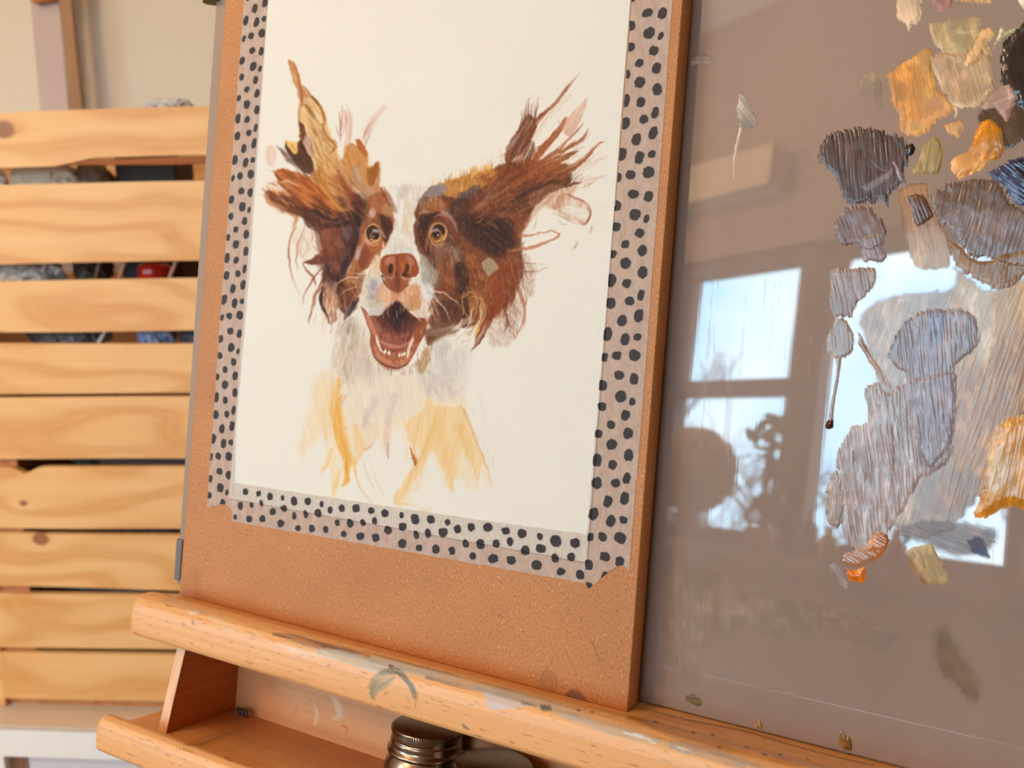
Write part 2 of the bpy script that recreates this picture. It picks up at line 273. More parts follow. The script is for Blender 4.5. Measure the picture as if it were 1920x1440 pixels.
    st("756,378 752,404 750,428", [4, 6, 2], (250, 245, 236), .8); st("748,350 740,366 744,384", [3, 6, 3], (250, 246, 240), .8); st("758,404 762,424 760,442", [2, 5, 2], (236, 204, 166), .7)
    st("740,412 738,424 730,434", [3, 6, 3], (220, 190, 150), .7, .4); st("722,356 734,376 742,398", [3, 4, 3], (196, 172, 156), .75, .3); st("734,380 740,396", [2, 2], (150, 116, 100), .5)
    pa("684,376 700,362 718,360 728,376 738,400 734,430 726,456 706,478 690,500 676,512 660,524 650,520 660,490 668,462 676,430 676,398", (172, 102, 62), .96, 2.4, 2.4, ang=100, br=.18, col2=(190, 118, 74))
    fur("684,372 722,366 734,400 720,470 676,515 660,500 678,430", 105, [(206, 134, 90), (140, 72, 38), (190, 112, 66), (222, 164, 120), (156, 84, 46)], 110, (10, 28), (1, 2.6), (.35, .8), 6)
    pa("716,386 724,380 732,386 736,398 728,408 718,402", (206, 164, 112), .85, 3, 2); st("716,352 722,368 732,386", [2, 3, 2], (150, 70, 36), .75, .4); st("720,350 730,366 738,386", [1, 1.6, 1], (186, 100, 54), .6)
    pa("712,404 720,402 730,410 736,424 732,440 726,454 720,452 722,438 714,424", (104, 44, 24), .93, 2, 1.6, ang=80, br=.2); pa("694,392 702,390 706,402 698,410 690,404", (236, 206, 192), .8, 3.4, 2)
    st("684,414 676,432 680,450", [2, 4, 2], (214, 160, 116), .7); pa("670,466 676,462 678,476 672,488 667,482", (206, 192, 194), .88, 2.4, 1.6); st("680,452 676,466 682,478", [4, 5, 3], (214, 156, 116), .6, .4)
    pa("678,468 688,462 694,474 690,492 680,504 674,498 675,482", (132, 60, 28), .92, 3, 2.4, ang=100, br=.2); pa("692,452 716,448 722,462 708,474 694,470", (206, 132, 84), .75, 4, 2.4)
    st("664,500 656,520 650,534", [3, 5, 4], (206, 140, 76), .75, .4); st("668,490 660,506", [3, 4], (196, 132, 84), .6, .4)
    pa("702,486 714,478 718,490 714,508 706,514 698,504", (236, 212, 184), .9, 2.6, 1.6); st("690,512 700,500 706,490", [2, 4, 2], (236, 212, 184), .7)
    # eyes
    el(699.5, 438, 16, 19.5, (222, 162, 112), .95, -8, 1.4); el(699, 438, 14, 17.5, (236, 188, 134), .9, -8, 1); el(699.3, 438, 12.3, 15.8, (82, 46, 20), 1, -8, 1)
    el(703, 443.5, 9.6, 9.6, (178, 122, 58), 1, 0, 1.2); el(704, 442.5, 7.6, 7.4, (124, 78, 40), 1, 0, 1.2); el(704.8, 441.8, 6.2, 5.8, (50, 28, 26), 1, 0, 1.2); el(704.5, 433, 6.4, 3.2, (196, 186, 196), .92, 8, 1.2); el(706, 436, 4, 2, (150, 130, 140), .6, 8, 1)
    el(700.4, 443.2, 1.1, 1.5, (250, 240, 214), 1, 0, .5); st("694,448 700,452 708,451 713,444", [.8, 1.3, 1.3, .8], (240, 196, 124), .95, 0); st("686,430 691,420 699,416 708,421 712,430", [.6, 1, 1.2, 1, .6], (150, 90, 48), .8, 0)
    st("716,436 722,444 724,448", [1, 2, .8], (230, 204, 184), .9, 0); st("684,448 690,456 700,460 710,458", [1.4, 2.6, 2.6, 1.2], (236, 196, 164), .75, .1); st("720,452 718,462 720,466", [.6, 1.8, .8], (246, 224, 196), .85, 0)
    # ---------------- right face and ear masses
    pa("806,352 832,344 862,334 892,328 922,318 950,306 986,300 1020,300 1060,312 1072,330 1062,348 1030,360 1008,380 996,404 984,430 976,462 982,500 970,540 958,568 930,590 904,606 878,616 858,606 846,580 838,552 818,532 804,506 790,478 778,452 776,418 782,384", (134, 74, 42), .96, 3, 3, ang=95, br=.12, rib=.0, col2=(112, 58, 32))
    fur("806,356 900,330 980,320 980,480 960,560 870,610 840,560 790,470 780,400", lambda x, y: 95 if x < 880 else 60 + (x - 880) * .6, [(156, 88, 50), (84, 46, 30), (176, 104, 60), (66, 36, 28), (120, 66, 40), (190, 118, 70)], 240, (12, 34), (1, 2.8), (.3, .75), 6, rib=.35)
    pa("822,344 850,334 880,326 912,318 934,322 920,344 894,358 868,368 842,370 828,360", (220, 146, 62), .92, 3, 3, ang=92, br=.3, rib=.35, col2=(236, 176, 96))
    fur("830,338 930,306 920,350 850,368", 92, [(240, 180, 96), (196, 120, 44), (246, 200, 130), (150, 86, 34)], 110, (8, 26), (.6, 1.4), (.4, .85), 3, rib=.4)
    fur("790,346 930,300 925,318 850,336 800,350", 92, [(236, 196, 140), (222, 170, 110)], 60, (8, 24), (.5, 1), (.4, .7), 2, rib=.6)
    st("888,312 888,324 884,334", [2.4, 4, 3], (240, 186, 112), .9, .1); st("912,316 920,330 908,352", [8, 12, 6], (238, 176, 94), .75, .4, .8, rib=.2); st("864,334 872,326 876,320", [2, 3, 1], (130, 78, 40), .6, .5, rib=.6)
    pa("800,366 806,354 820,346 836,346 838,358 824,366 808,372", (168, 158, 164), .9, 3, 2, ang=-20, br=.2); pa("856,366 872,358 886,350 900,348 892,362 874,372 860,374", (112, 92, 90), .85, 3, 2, ang=-25, br=.2)
    st("788,380 792,372 800,362", [4, 5, 3], (160, 140, 138), .8, .3); pa("788,384 806,372 826,374 836,388 826,400 806,392 790,400", (196, 146, 100), .75, 4, 3, ang=92, br=.4); st("808,384 814,372 824,368", [2, 4, 2], (176, 112, 60), .7); fur("800,372 826,370 830,384 804,386", 90, [(236, 206, 166), (170, 106, 60)], 30, (6, 16), (.6, 1.2), (.5, .9), 2, rib=.5)
    pa("806,392 822,386 832,392 828,404 812,404", (190, 116, 76), .85, 3, 2); pa("786,400 800,394 806,398 798,404 788,406", (206, 176, 140), .7, 2, 1.4)
    pa("784,412 792,402 806,400 820,396 826,404 812,414 804,426 800,440 798,456 806,474 800,478 788,458 783,436", (98, 44, 26), .95, 2.2, 2, ang=92, br=.15, col2=(76, 34, 22))
    fur("800,440 808,440 812,476 796,470", 90, [(206, 150, 104), (110, 56, 32), (224, 176, 130)], 26, (8, 22), (.6, 1), (.5, .9), 2, rib=.5)
    st("806,438 812,452 822,462 834,456", [2, 4, 4.4, 2], (226, 170, 132), .85, .2); st("812,410 826,404 840,414 846,432", [1.2, 1.4, 1.4, 1], (190, 96, 50), .9, .1); st("816,406 832,402 844,412", [1, 2.4, 1.4], (204, 170, 156), .75, .4, rib=.3)
    st("828,396 842,402 852,420 858,436", [2, 3.6, 3, 1.4], (206, 178, 164), .75, .45, rib=.2); st("842,416 850,432 852,448 856,458", [2, 3.4, 3, 1.4], (160, 72, 36), .85, .3)
    el(821, 437, 17.5, 20.5, (216, 148, 104), .95, 6, 1.4); el(821, 438, 14.6, 17.4, (238, 188, 140), .85, 6, 1.2); el(822, 434, 12.6, 13.4, (52, 28, 18), 1, 8, 1)
    el(818.2, 441.5, 11.2, 12, (186, 128, 58), 1, 8, 1.2); el(818, 440.6, 9, 9.4, (132, 82, 40), 1, 8, 1.4); el(817.4, 439, 6.2, 6, (34, 20, 18), 1, 0, .8); el(815.8, 431.4, 7.4, 3.6, (172, 152, 152), .9, -8, 1.2)
    st("808,444 812,452 820,454 828,448 830,440", [.8, 1.8, 2, 1.6, .7], (242, 190, 98), .95, 0); el(821, 440.6, 1.3, 1.9, (252, 246, 226), 1, 10, .5); st("807,440 810,450 818,455.5 827,452 831,442", [.5, .9, 1, .9, .5], (110, 62, 28), .8, 0)
    st("834,424 838,436 834,450", [1, 1.2, .8], (230, 168, 120), .8, 0); st("845,440 850,450 852,462 848,470", [1, 2, 1.6, .8], (60, 32, 24), .85, .2); st("842,440 848,446 852,456", [.7, 1.4, .6], (206, 176, 160), .75, 0)
    pa("812,462 834,458 856,462 862,478 850,498 832,506 816,490", (164, 128, 108), .85, 5, 4, ang=95, br=.3); st("846,462 844,480 846,500", [2, 3, 1.6], (206, 186, 172), .75, .4); st("852,470 858,484 864,490", [3, 5, 2], (172, 142, 130), .8, .4); pa("830,480 842,474 842,496 834,506 828,496", (120, 66, 44), .7, 3, 2)
    st("820,506 830,514 836,520", [2, 3, 2], (160, 120, 110), .6, .4); fur("808,470 850,465 850,510 820,515", 100, [(196, 168, 148), (150, 106, 84), (130, 82, 60)], 40, (8, 24), (.8, 2), (.35, .7))
    pa("788,476 800,482 810,500 820,516 826,540 820,560 806,566 796,540 790,510", (204, 192, 178), .9, 3, 2.4, ang=100, br=.25, col2=(178, 166, 150)); fur("788,480 822,500 826,552 800,560", 96, [(232, 226, 216), (168, 156, 142), (214, 204, 188), (190, 178, 160)], 60, (10, 28), (.8, 2.4), (.4, .8))
    fur("770,350 800,350 790,480 775,470", 92, [(226, 204, 176), (206, 190, 172)], 40, (10, 26), (.6, 1.2), (.3, .6), 2, rib=.5)
    # dark centre of the right cheek
    pa("842,380 866,372 884,378 900,398 920,410 950,416 966,430 966,460 950,474 934,484 912,476 890,462 870,448 858,424 848,404", (60, 34, 26), .86, 6, 4, ang=95, br=.2, rib=.2, col2=(84, 46, 30))
    pa("846,386 862,384 864,402 852,406", (120, 82, 70), .55, 4, 3, ang=90, rib=.3)
    pa("850,500 864,492 880,510 886,540 880,572 866,586 856,570 858,540", (74, 40, 28), .88, 4, 3, ang=92, br=.25); pa("858,560 878,570 880,600 866,612 852,600", (82, 44, 28), .85, 4, 3)
    pa("826,524 846,522 850,546 838,554 824,544", (196, 100, 40), .9, 3, 2, ang=92, br=.3, rib=.15, col2=(214, 128, 64)); pa("838,500 850,496 852,530 840,528", (168, 104, 66), .7, 3, 2, ang=90, rib=.3); fur("836,496 854,494 856,540 838,540", 90, [(222, 166, 122), (120, 64, 40)], 26, (8, 22), (.6, 1.1), (.5, .9), 2, rib=.4)
    pa("872,480 886,476 892,492 886,504 874,498", (200, 130, 84), .8, 3, 2); pa("902,494 913,484 924,486 931,496 934,505 916,517 908,508", (184, 160, 128), .95, .9, .5, ang=90, br=.1, rib=.25)
    fur("866,500 930,510 930,600 870,610", lambda x, y: 60 + (x - 866) * .7, [(206, 140, 84), (150, 80, 42), (226, 168, 106), (116, 62, 34), (232, 184, 130)], 120, (14, 36), (.8, 2.4), (.4, .85), 10, rib=.3)
    for s, w, col, a in (
        ("862,560 874,552 882,566 884,590 876,612", [2, 4, 4, 3, 1], (206, 140, 78), .8), ("880,540 896,548 904,568 900,592 888,616 876,628", [2, 4, 4, 3.4, 2, .5], (190, 116, 70), .85), ("896,552 908,566 908,590 896,612 882,626", [.8, 1.4, 1.4, 1.2, .4], (240, 206, 160), .8),
        ("906,544 916,566 914,590 904,612", [1, 3, 3, 1], (176, 98, 56), .8), ("866,566 870,584 862,596", [1, 2, 1], (240, 190, 110), .8), ("912,590 902,608 896,624", [2, 4, 1.4], (240, 178, 88), .75), ("890,560 888,580 878,600", [1, 1.6, .6], (236, 210, 176), .8), ("876,596 868,606 858,612", [2, 4, 2], (146, 84, 50), .8),
        ("880,520 898,526 910,536", [1.4, 3, 1], (110, 62, 36), .7), ("930,486 938,510 940,536 932,560", [3, 6, 6, 3], (160, 76, 40), .85), ("934,500 942,520 940,548", [1, 2.4, 1.4], (176, 120, 110), .75),
        ("924,520 932,548 926,576 914,602 900,630 892,648", [6, 11, 10, 8, 7, 3], (162, 82, 44), .93), ("900,632 892,646 886,654 880,662", [3.6, 3.4, 1.6, .4], (196, 160, 146), .7), ("906,628 898,642 884,656", [1, 1, .3], (120, 62, 40), .8),
        ("928,560 922,590 912,610", [2, 3, 1], (126, 60, 34), .6), ("940,566 948,584 952,606 946,622", [1, 1.6, 1.4, .5], (130, 62, 38), .9), ("960,500 966,530 976,552 984,576 982,600 970,624 960,642", [2, 3.4, 3.4, 3, 2.6, 1.6, .3], (190, 112, 74), .85),
        ("976,552 986,580 984,606 972,632", [.6, 1, .8, .3], (222, 172, 140), .8), ("968,560 972,584 964,604 956,612", [.3, .7, .6, .2], (220, 180, 150), .6), ("948,500 962,530 958,560 946,590", [8, 9, 7, 3], (150, 78, 44), .6), ("952,470 970,490 976,520", [6, 7, 4], (168, 88, 48), .7)):
        st(s, w, col, a, .3, rib=.25 if w[1] > 3 else 0)
    # dry speckle where the brush skipped over the ribs
    for P, col, ri, aa in (("950,470 978,468 994,480 1000,510 1000,550 990,556 966,530", (150, 92, 70), 1.3, .62), ("926,580 958,560 968,584 962,640 946,650 918,646 910,620", (162, 108, 82), 1.3, .6), ("960,556 976,560 980,600 960,640 950,600", (150, 92, 66), 1.3, .6),
                       ("984,510 1004,500 1004,552 986,560", (180, 116, 92), 1.4, .5), ("1000,480 1004,520 998,556 994,520", (120, 76, 62), 1.4, .55)):
        pa(P, col, aa, 6, 4, br=.2, rib=ri, h=0)
    # ---------------- right ear, feathers
    for s, w, col, a, rb in (
        ("1140,292 1116,304 1084,320 1040,334", [1, 5, 8, 6], (224, 184, 152), .6, 1.0), ("1136,330 1104,338 1070,350", [1, 7, 6], (224, 180, 148), .6, 1.0), ("1106,300 1080,310 1050,320", [1, 5, 4], (204, 150, 112), .6, .8),
        ("1132,264 1108,284 1084,306 1050,326 1010,336", [.6, 3, 5, 8, 8], (188, 112, 66), .88, .15), ("1090,342 1068,346 1040,354 1004,362 966,378", [1, 3, 6, 8, 8], (86, 46, 26), .9, .25), ("1060,310 1040,322 1000,336 960,350", [4, 8, 12, 10], (160, 92, 48), .8, .25),
        ("1082,284 1056,296 1020,312 984,326", [1.4, 6, 7, 6], (170, 96, 52), .9, .2), ("1084,278 1060,292 1030,304", [.4, 1, .6], (110, 66, 44), .7, .2), ("1103,240 1092,262 1066,276 1034,292 1004,314", [.5, 3, 3.4, 4, 5], (184, 110, 74), .88, .1), ("1108,248 1096,264 1080,276", [.2, .6, .3], (150, 110, 90), .6, 0),
        ("1093,230 1074,254 1046,280 1016,302 990,322", [.5, 2, 3, 4.6, 5], (188, 112, 72), .88, .1), ("1062,222 1048,244 1026,270 1006,296 984,322", [2, 5.4, 5.6, 5, 5], (184, 88, 42), .93, .1), ("1050,232 1044,226", [1, .5], (170, 88, 52), .7, 0),
        ("1090,150 1070,172 1046,198 1020,226 1000,256", [.3, .8, 1.4, 2, 2], (206, 166, 138), .6, .8), ("1070,180 1040,214 1010,250 996,290", [2, 3, 4, 3], (210, 164, 134), .5, 1.1),
        ("1086,138 1062,168 1034,200 1006,228 994,250 986,276 970,304", [.3, 2.4, 3.4, 4.6, 7, 6.4, 6], (180, 102, 66), .92, .1), ("1062,166 1068,154", [.8, .2], (150, 80, 54), .6, 0),
        ("1000,230 1010,220 1030,204", [1, 1.4, .6], (130, 66, 42), .7, 0)):
        st(s, w, col, a, .35, .5, rib=rb)
    pa("1104,181 1092,192 1072,214 1060,228 1056,246 1070,256 1082,238 1094,214", (226, 178, 150), .72, 1.4, 1.2, ang=-55, br=.3, rib=.35)
    pa("948,288 956,266 970,246 984,222 992,214 1003,226 1004,240 996,262 984,280 962,300 950,304", (126, 66, 42), .93, 2, 1.6, ang=-60, br=.25, rib=.2, col2=(152, 86, 58)); st("952,282 964,264 974,252", [2, 5, 2], (178, 150, 142), .8, .4)
    for x, y, x1, y1 in ((988, 190, 984, 226), (1010, 184, 1003, 224), (984, 204, 980, 232), (998, 196, 994, 222), (1004, 200, 1000, 226), (992, 184, 990, 214), (979, 210, 974, 244)): st([(x, y), (.5 * (x + x1) + .6, .5 * (y + y1)), (x1, y1)], [.3, .9, 1.6], (120, 60, 38), .8, .2)
    for x in (990, 996, 1002, 1008): st([(x, 176), (x - 2, 200)], [.3, .8], (222, 196, 170), .5)
    st("948,290 952,300 956,316 948,330", [3, 6, 7, 5], (164, 92, 54), .75, .4, rib=.3); st("930,296 944,290 950,284", [1, 2, 2], (170, 120, 96), .6, .4, rib=.9); fur("920,290 950,280 950,310 930,320", 90, [(170, 120, 90), (206, 160, 120)], 26, (6, 18), (.5, 1), (.3, .7), 2, rib=.9)
    pa("940,340 960,320 978,300 992,270 1000,264 1004,286 990,316 986,340 968,360 944,372 932,360", (118, 62, 34), .8, 4, 3, ang=-50, br=.25, rib=.15, col2=(84, 44, 28))
    pa("966,340 990,316 1020,306 1050,316 1040,336 1004,344 980,356", (150, 84, 44), .85, 3, 2.4, ang=-25, br=.3, rib=.2, col2=(172, 104, 60))
    pa("938,350 958,336 962,352 950,372 936,376", (60, 34, 28), .8, 4, 3); pa("970,362 1010,352 1036,352 1020,368 990,384 968,384", (80, 44, 28), .8, 4, 3, ang=-20, rib=.2)
    pa("908,356 924,350 934,358 920,378 904,392 892,398 892,384", (168, 108, 84), .85, 3, 2, ang=-55, br=.3, col2=(150, 84, 52)); pa("896,384 906,374 914,380 904,396 896,400", (182, 160, 160), .7, 2.4, 1.6, ang=-55, br=.3)
    st("914,350 922,336 930,326", [1, 1.4, .8], (130, 62, 34), .8, 0); st("880,400 910,396 950,392 990,384", [4, 9, 10, 5], (150, 86, 50), .55, .4, rib=.2); st("900,420 940,414 970,420", [5, 9, 5], (96, 54, 36), .6, .4)
    fur("900,330 1040,320 1000,380 960,420 900,400", -28, [(170, 100, 56), (104, 56, 32), (196, 126, 74), (76, 42, 28), (150, 86, 48)], 120, (14, 44), (.9, 2.6), (.35, .75), 6, rib=.4)
    fur("960,380 1010,368 1000,400 976,440 960,430", 92, [(150, 90, 60), (190, 130, 96), (90, 50, 36)], 60, (8, 24), (.6, 1.2), (.4, .8), 2, rib=.9)
    st("1040,364 1020,382 1000,402 984,424 970,440", [2, 5, 6, 5, 3], (206, 150, 118), .6, .4, rib=.6); st("1006,408 1004,420 998,432", [.3, .6, .3], (140, 110, 96), .6, 0); fur("1020,350 1080,350 1070,372 1030,376", 92, [(196, 140, 106), (214, 164, 130)], 40, (8, 22), (.6, 1.2), (.4, .8), 2, rib=.8)
    pa("1046,368 1062,362 1084,372 1100,382 1107,394 1104,410 1096,421 1082,418 1062,408 1040,396 1036,388", (206, 146, 112), .6, 3, 4, ang=92, br=.5, rib=.5)
    pa("1074,392 1090,396 1101,399 1099,407 1091,408 1084,402 1074,400", (249, 241, 226), .95, 1, 1); st("1060,386 1070,392 1078,396", [.8, 2, 1], (247, 236, 218), .9); st("1102,390 1106,400 1100,416 1092,421", [1, 1.8, 2, 1], (176, 108, 78), .8, .2)
    st("1036,398 1056,408 1080,420", [.5, 1, .7], (150, 96, 74), .7); st("1048,412 1056,422 1064,420", [.2, .6, .3], (120, 100, 96), .6)
    for s, w in (("974,444 992,442 1012,439", [2.2, 1.8, .8]), ("1008,438 1030,434 1044,436 1048,442 1036,450 1016,458 994,464 972,468 956,469", [1, 1.4, 1.4, 1.8, 2, 2.6, 3.4, 3, 2]), ("1040,436 1052,437", [.8, .4])): st(s, w, (204, 134, 100), .88, .15, rib=.1)
    st("968,488 986,492 1006,494", [2, 1.4, .5], (176, 106, 76), .75, .3); st("974,508 1000,510 1026,502", [2, 1.2, .4], (180, 110, 80), .7, .3, rib=.3); st("1006,494 1022,496 1024,500", [.5, .8, .4], (224, 190, 160), .6)
    st("1083,452 1078,462 1073,468", [1, 2.6, 1.2], (170, 92, 66), .85, .5, rib=.6); st("1110,424 1108,438", [2, 1.6], (206, 156, 130), .7, .5, rib=.6); st("1120,392 1136,384", [.5, .5], (222, 196, 166), .5); st("1110,420 1128,418", [.5, .3], (222, 190, 160), .5)
    st("1138,214 1141,222", [.4, .4], (170, 150, 130), .5)

    # jaw mass beside the mouth and deeper darks
    pa("812,536 830,526 850,540 862,560 866,590 862,606 840,612 816,616 802,606 804,596 812,580 806,566", (140, 78, 44), .93, 4, 3, ang=95, br=.2, rib=.1, col2=(116, 60, 36))
    fur("806,560 866,556 866,606 804,614", 100, [(176, 104, 62), (96, 50, 32), (150, 84, 50), (200, 130, 88)], 60, (10, 26), (.8, 2), (.4, .8), 4, rib=.3)
    pa("830,560 852,566 858,590 846,604 826,600 820,580", (86, 46, 32), .75, 6, 4, ang=95, br=.3)
    for P, a_ in (("864,396 900,400 940,410 964,428 962,452 940,470 916,462 890,440 868,424", .6), ("596,404 640,410 668,404 660,420 620,422", .55), ("668,376 684,372 686,400 676,430 660,470 650,462 668,420", .6), ("858,500 874,494 880,540 872,580 860,570", .6), ("786,414 800,406 816,404 804,420 798,444 788,440", .5), ("962,300 990,330 970,352 944,360 950,330", .45), ("984,336 1030,330 1050,344 1010,358 970,372", .5), ("706,404 728,408 732,430 722,450 716,430", .4), ("600,484 624,516 640,512 640,540 616,540 604,510", .45)):
        pa(P, (40, 22, 18), a_, 9, 5, br=.35)
    for P, a_ in (("546,380 580,392 610,410 596,414 560,402", .45), ("616,392 640,398 664,398 664,408 636,408", .5), ("540,300 560,316 582,330 576,316 556,290", .35)):
        pa(P, (52, 28, 20), a_, 6, 4, br=.35)
    fur("860,400 960,400 960,470 880,460", 40, [(120, 66, 40), (150, 88, 54), (48, 26, 20), (90, 50, 34)], 60, (14, 34), (.8, 2.2), (.35, .7), 8, rib=.4)
    fur("600,420 680,410 640,550 604,540", 80, [(160, 96, 66), (70, 36, 26), (190, 130, 104), (110, 60, 40), (130, 110, 116)], 70, (10, 26), (1, 3), (.3, .7), 6)
    fur("520,320 640,330 690,400 600,420 500,370", 38, [(244, 190, 128), (120, 60, 30), (200, 110, 50), (160, 84, 40), (232, 168, 104), (90, 44, 24)], 110, (16, 46), (.8, 2.4), (.35, .75), 8)
    fur("560,190 620,240 660,340 600,330 560,250", 66, [(252, 232, 196), (180, 116, 66), (214, 160, 104), (150, 92, 46)], 40, (16, 40), (.6, 1.6), (.4, .8), 5)
    fur("900,330 1060,310 1090,330 980,400 900,420", -30, [(206, 132, 82), (70, 36, 24), (130, 70, 38), (180, 104, 60), (222, 156, 108)], 110, (16, 50), (.7, 2), (.35, .75), 8, rib=.35)

    # warm translucent glazes over the masses
    for P, col, a_ in (("860,440 900,470 930,500 930,560 900,590 880,560 872,500", (176, 92, 40), .5), ("896,330 950,310 1000,300 1060,306 1040,326 980,346 930,356", (190, 104, 46), .5), ("820,470 850,480 852,540 830,556 816,520", (176, 92, 46), .4), ("940,480 966,500 960,560 930,600 924,540", (182, 84, 36), .5),
                       ("536,330 580,342 620,372 640,392 600,392 556,366", (206, 104, 36), .5), ("590,300 630,300 660,350 640,372 606,340", (224, 158, 84), .45), ("650,286 684,284 694,330 690,360 664,340", (226, 156, 84), .4), ("640,330 664,350 682,386 672,396 650,372", (160, 72, 42), .5),
                       ("606,430 640,430 640,480 612,484", (160, 84, 52), .4), ("684,460 716,456 706,480 690,500 674,500", (196, 106, 54), .45), ("690,376 722,372 728,394 704,400", (206, 128, 82), .45), ("640,540 664,536 668,560 650,570", (150, 76, 44), .45), ("866,380 900,372 930,390 900,410 870,404", (150, 74, 42), .4), ("960,400 990,400 980,440 962,450", (176, 96, 54), .45), ("800,376 832,374 836,392 806,396", (190, 116, 70), .4)):
        pa(P, col, a_, 8, 5, br=.45)
    for s, w, col, a in (("930,352 970,322 1010,282 1046,242", [5, 5, 4, 1], (176, 92, 48), .7), ("940,362 990,330 1040,296 1080,262", [6, 6, 4, 1], (188, 104, 56), .65), ("950,372 1010,340 1066,320 1110,286", [6, 6, 5, 1], (160, 84, 44), .65), ("900,372 930,350 950,320 962,300", [5, 6, 4, 1], (132, 68, 40), .7), ("880,398 920,372 960,352 1000,330", [4, 5, 5, 2], (196, 128, 80), .5), ("920,400 970,384 1020,362 1060,350", [5, 5, 4, 1], (110, 56, 32), .6), ("900,380 930,352 950,330", [2, 4, 1], (186, 160, 150), .4),
        ("540,352 580,372 620,396", [3, 5, 2], (226, 146, 84), .6), ("520,330 560,346 600,372", [2, 5, 2], (232, 154, 86), .55), ("516,378 560,394 604,412", [2, 5, 2], (104, 54, 30), .6), ("600,346 628,380 650,404", [2, 5, 2], (240, 180, 100), .55)):
        st(s, w, col, a, .45, .9, rib=.2)

    pa("902,494 913,484 924,486 931,496 934,505 916,517 908,508", (190, 166, 134), .9, .9, .5, ang=90, br=.1, rib=.1)
    pa("1006,352 1040,346 1084,348 1076,366 1060,378 1040,392 1016,386 996,392 990,372", (206, 146, 112), .55, 6, 4, ang=92, br=.4, rib=.5)
    pa("1062,384 1092,391 1101,397 1099,409 1088,411 1078,404 1062,400 1052,392", (249, 241, 226), .92, 2, 3)
    st("1060,364 1080,372 1098,382 1106,394 1102,410 1094,420", [1, 2, 2.4, 2.6, 2.4, 1], (176, 106, 74), .7, .5, rib=.3)
    for s, w, a in (("900,566 902,590 892,614 878,636", [.6, 1.6, 1.8, 1], .85), ("884,580 884,600 872,618", [.5, 1.6, 1], .8), ("914,600 904,622 892,638", [.4, 1.2, .8], .7), ("868,598 862,610 852,618", [1, 2, 1], .8), ("950,540 956,566 950,590", [.4, 1, .4], .5), ("972,520 974,550 966,574", [.4, 1.2, .4], .6),
        ("1010,246 994,276 982,304", [.6, 2, .6], .8), ("1036,244 1012,272 996,300", [.6, 1.6, .6], .75), ("1052,262 1026,286 1006,304", [.4, 1.2, .4], .7), ("1064,292 1030,304 1004,318", [.3, .9, .3], .6), ("1096,300 1066,316 1040,324", [.4, 1, .4], .6), ("596,500 600,520 592,540", [.6, 1.6, .6], .6), ("560,350 540,340 524,344", [1, 2.4, 1], .6), ("968,252 962,268 950,282", [.4, 1, .4], .4)):
        st(s, w, (248, 236, 216), a, .35, .6)
    for s, w, col, a in (("868,560 884,548 894,560 892,590 880,616", [1, 2, 2.4, 2, .6], (224, 160, 96), .8), ("884,556 900,560 906,580 898,606", [.6, 1.4, 1.4, .5], (236, 190, 136), .8), ("872,548 866,566 870,584", [1, 2, 1], (236, 176, 84), .8), ("904,606 894,622 888,634", [1.6, 3, 1], (238, 176, 84), .7)): st(s, w, col, a, .35)
    # loose fringes breaking the silhouette
    fur("500,350 520,340 545,345 540,400 500,385", 25, [(206, 130, 80), (160, 90, 50), (236, 190, 150)], 26, (14, 34), (.5, 1.6), (.4, .8), 10)
    fur("586,560 650,560 650,620 590,620", 96, [(170, 100, 64), (206, 150, 116), (236, 206, 180)], 34, (14, 34), (.5, 1.4), (.4, .8), 6)
    fur("940,480 985,480 990,560 950,620 930,600", 80, [(170, 96, 62), (120, 62, 40), (200, 134, 100)], 60, (14, 38), (.6, 1.6), (.4, .8), 12, rib=.6)
    fur("1000,270 1110,250 1110,350 1020,360", -36, [(190, 116, 76), (214, 160, 124), (150, 84, 52)], 50, (16, 46), (.4, 1.4), (.35, .7), 8, rib=.6)
    # ---------------- muzzle, nose and mouth
    pa("684,520 700,508 716,512 724,526 716,548 706,572 690,580 680,566 680,540", (228, 218, 200), .9, 3, 2.4, ang=88, br=.25); fur("682,516 720,512 716,570 686,580", 88, [(246, 240, 228), (206, 192, 172), (222, 206, 180), (232, 200, 150)], 50, (8, 26), (1, 2.6), (.4, .85))
    pa("696,528 704,526 708,540 702,546 694,540", (186, 178, 190), .8, 3, 2); st("706,520 712,530 710,542", [2, 4, 2], (244, 238, 230), .9); pa("690,556 704,552 708,560 698,568 690,566", (190, 178, 160), .7, 3, 2); st("688,560 696,566 704,560", [1, 2.4, 1], (248, 242, 232), .8)
    pa("704,544 720,528 736,540 756,544 776,534 790,548 790,566 772,584 752,570 734,580 716,588 704,576", (226, 166, 130), .93, 3, 2.4, ang=90, br=.15, rib=.12, col2=(236, 190, 158))
    pa("768,556 782,552 790,566 786,582 772,584 764,572", (214, 158, 106), .85, 2.4, 2, ang=92, rib=.2); pa("770,536 780,530 784,546 774,552", (220, 168, 118), .7, 3, 2); fur("756,540 800,530 806,580 770,590", 92, [(238, 206, 170), (200, 140, 96), (226, 180, 140)], 40, (8, 20), (.6, 1.2), (.4, .8), 3, rib=.3)
    pa("734,546 748,546 746,570 738,572", (210, 132, 94), .6, 3, 2)
    pa("712,500 713.5,488 721,480 738,476 768,475.5 779,485 785,499 784.5,511 778,518.5 768,520 757,519 748,520 736,517 724,517 715,511", (190, 100, 48), .98, 1.3, .8, ang=90, br=.1, col2=(172, 84, 36))
    pa("720,486 732,480 742,484 738,494 728,496 721,496", (216, 148, 116), .85, 2.2, 1.4, ang=60, br=.25); pa("760,480 772,482 778,494 772,498 762,488", (204, 142, 124), .85, 2.2, 1.4); pa("748,488 762,486 762,500 752,502", (200, 112, 44), .8, 2, 1.4)
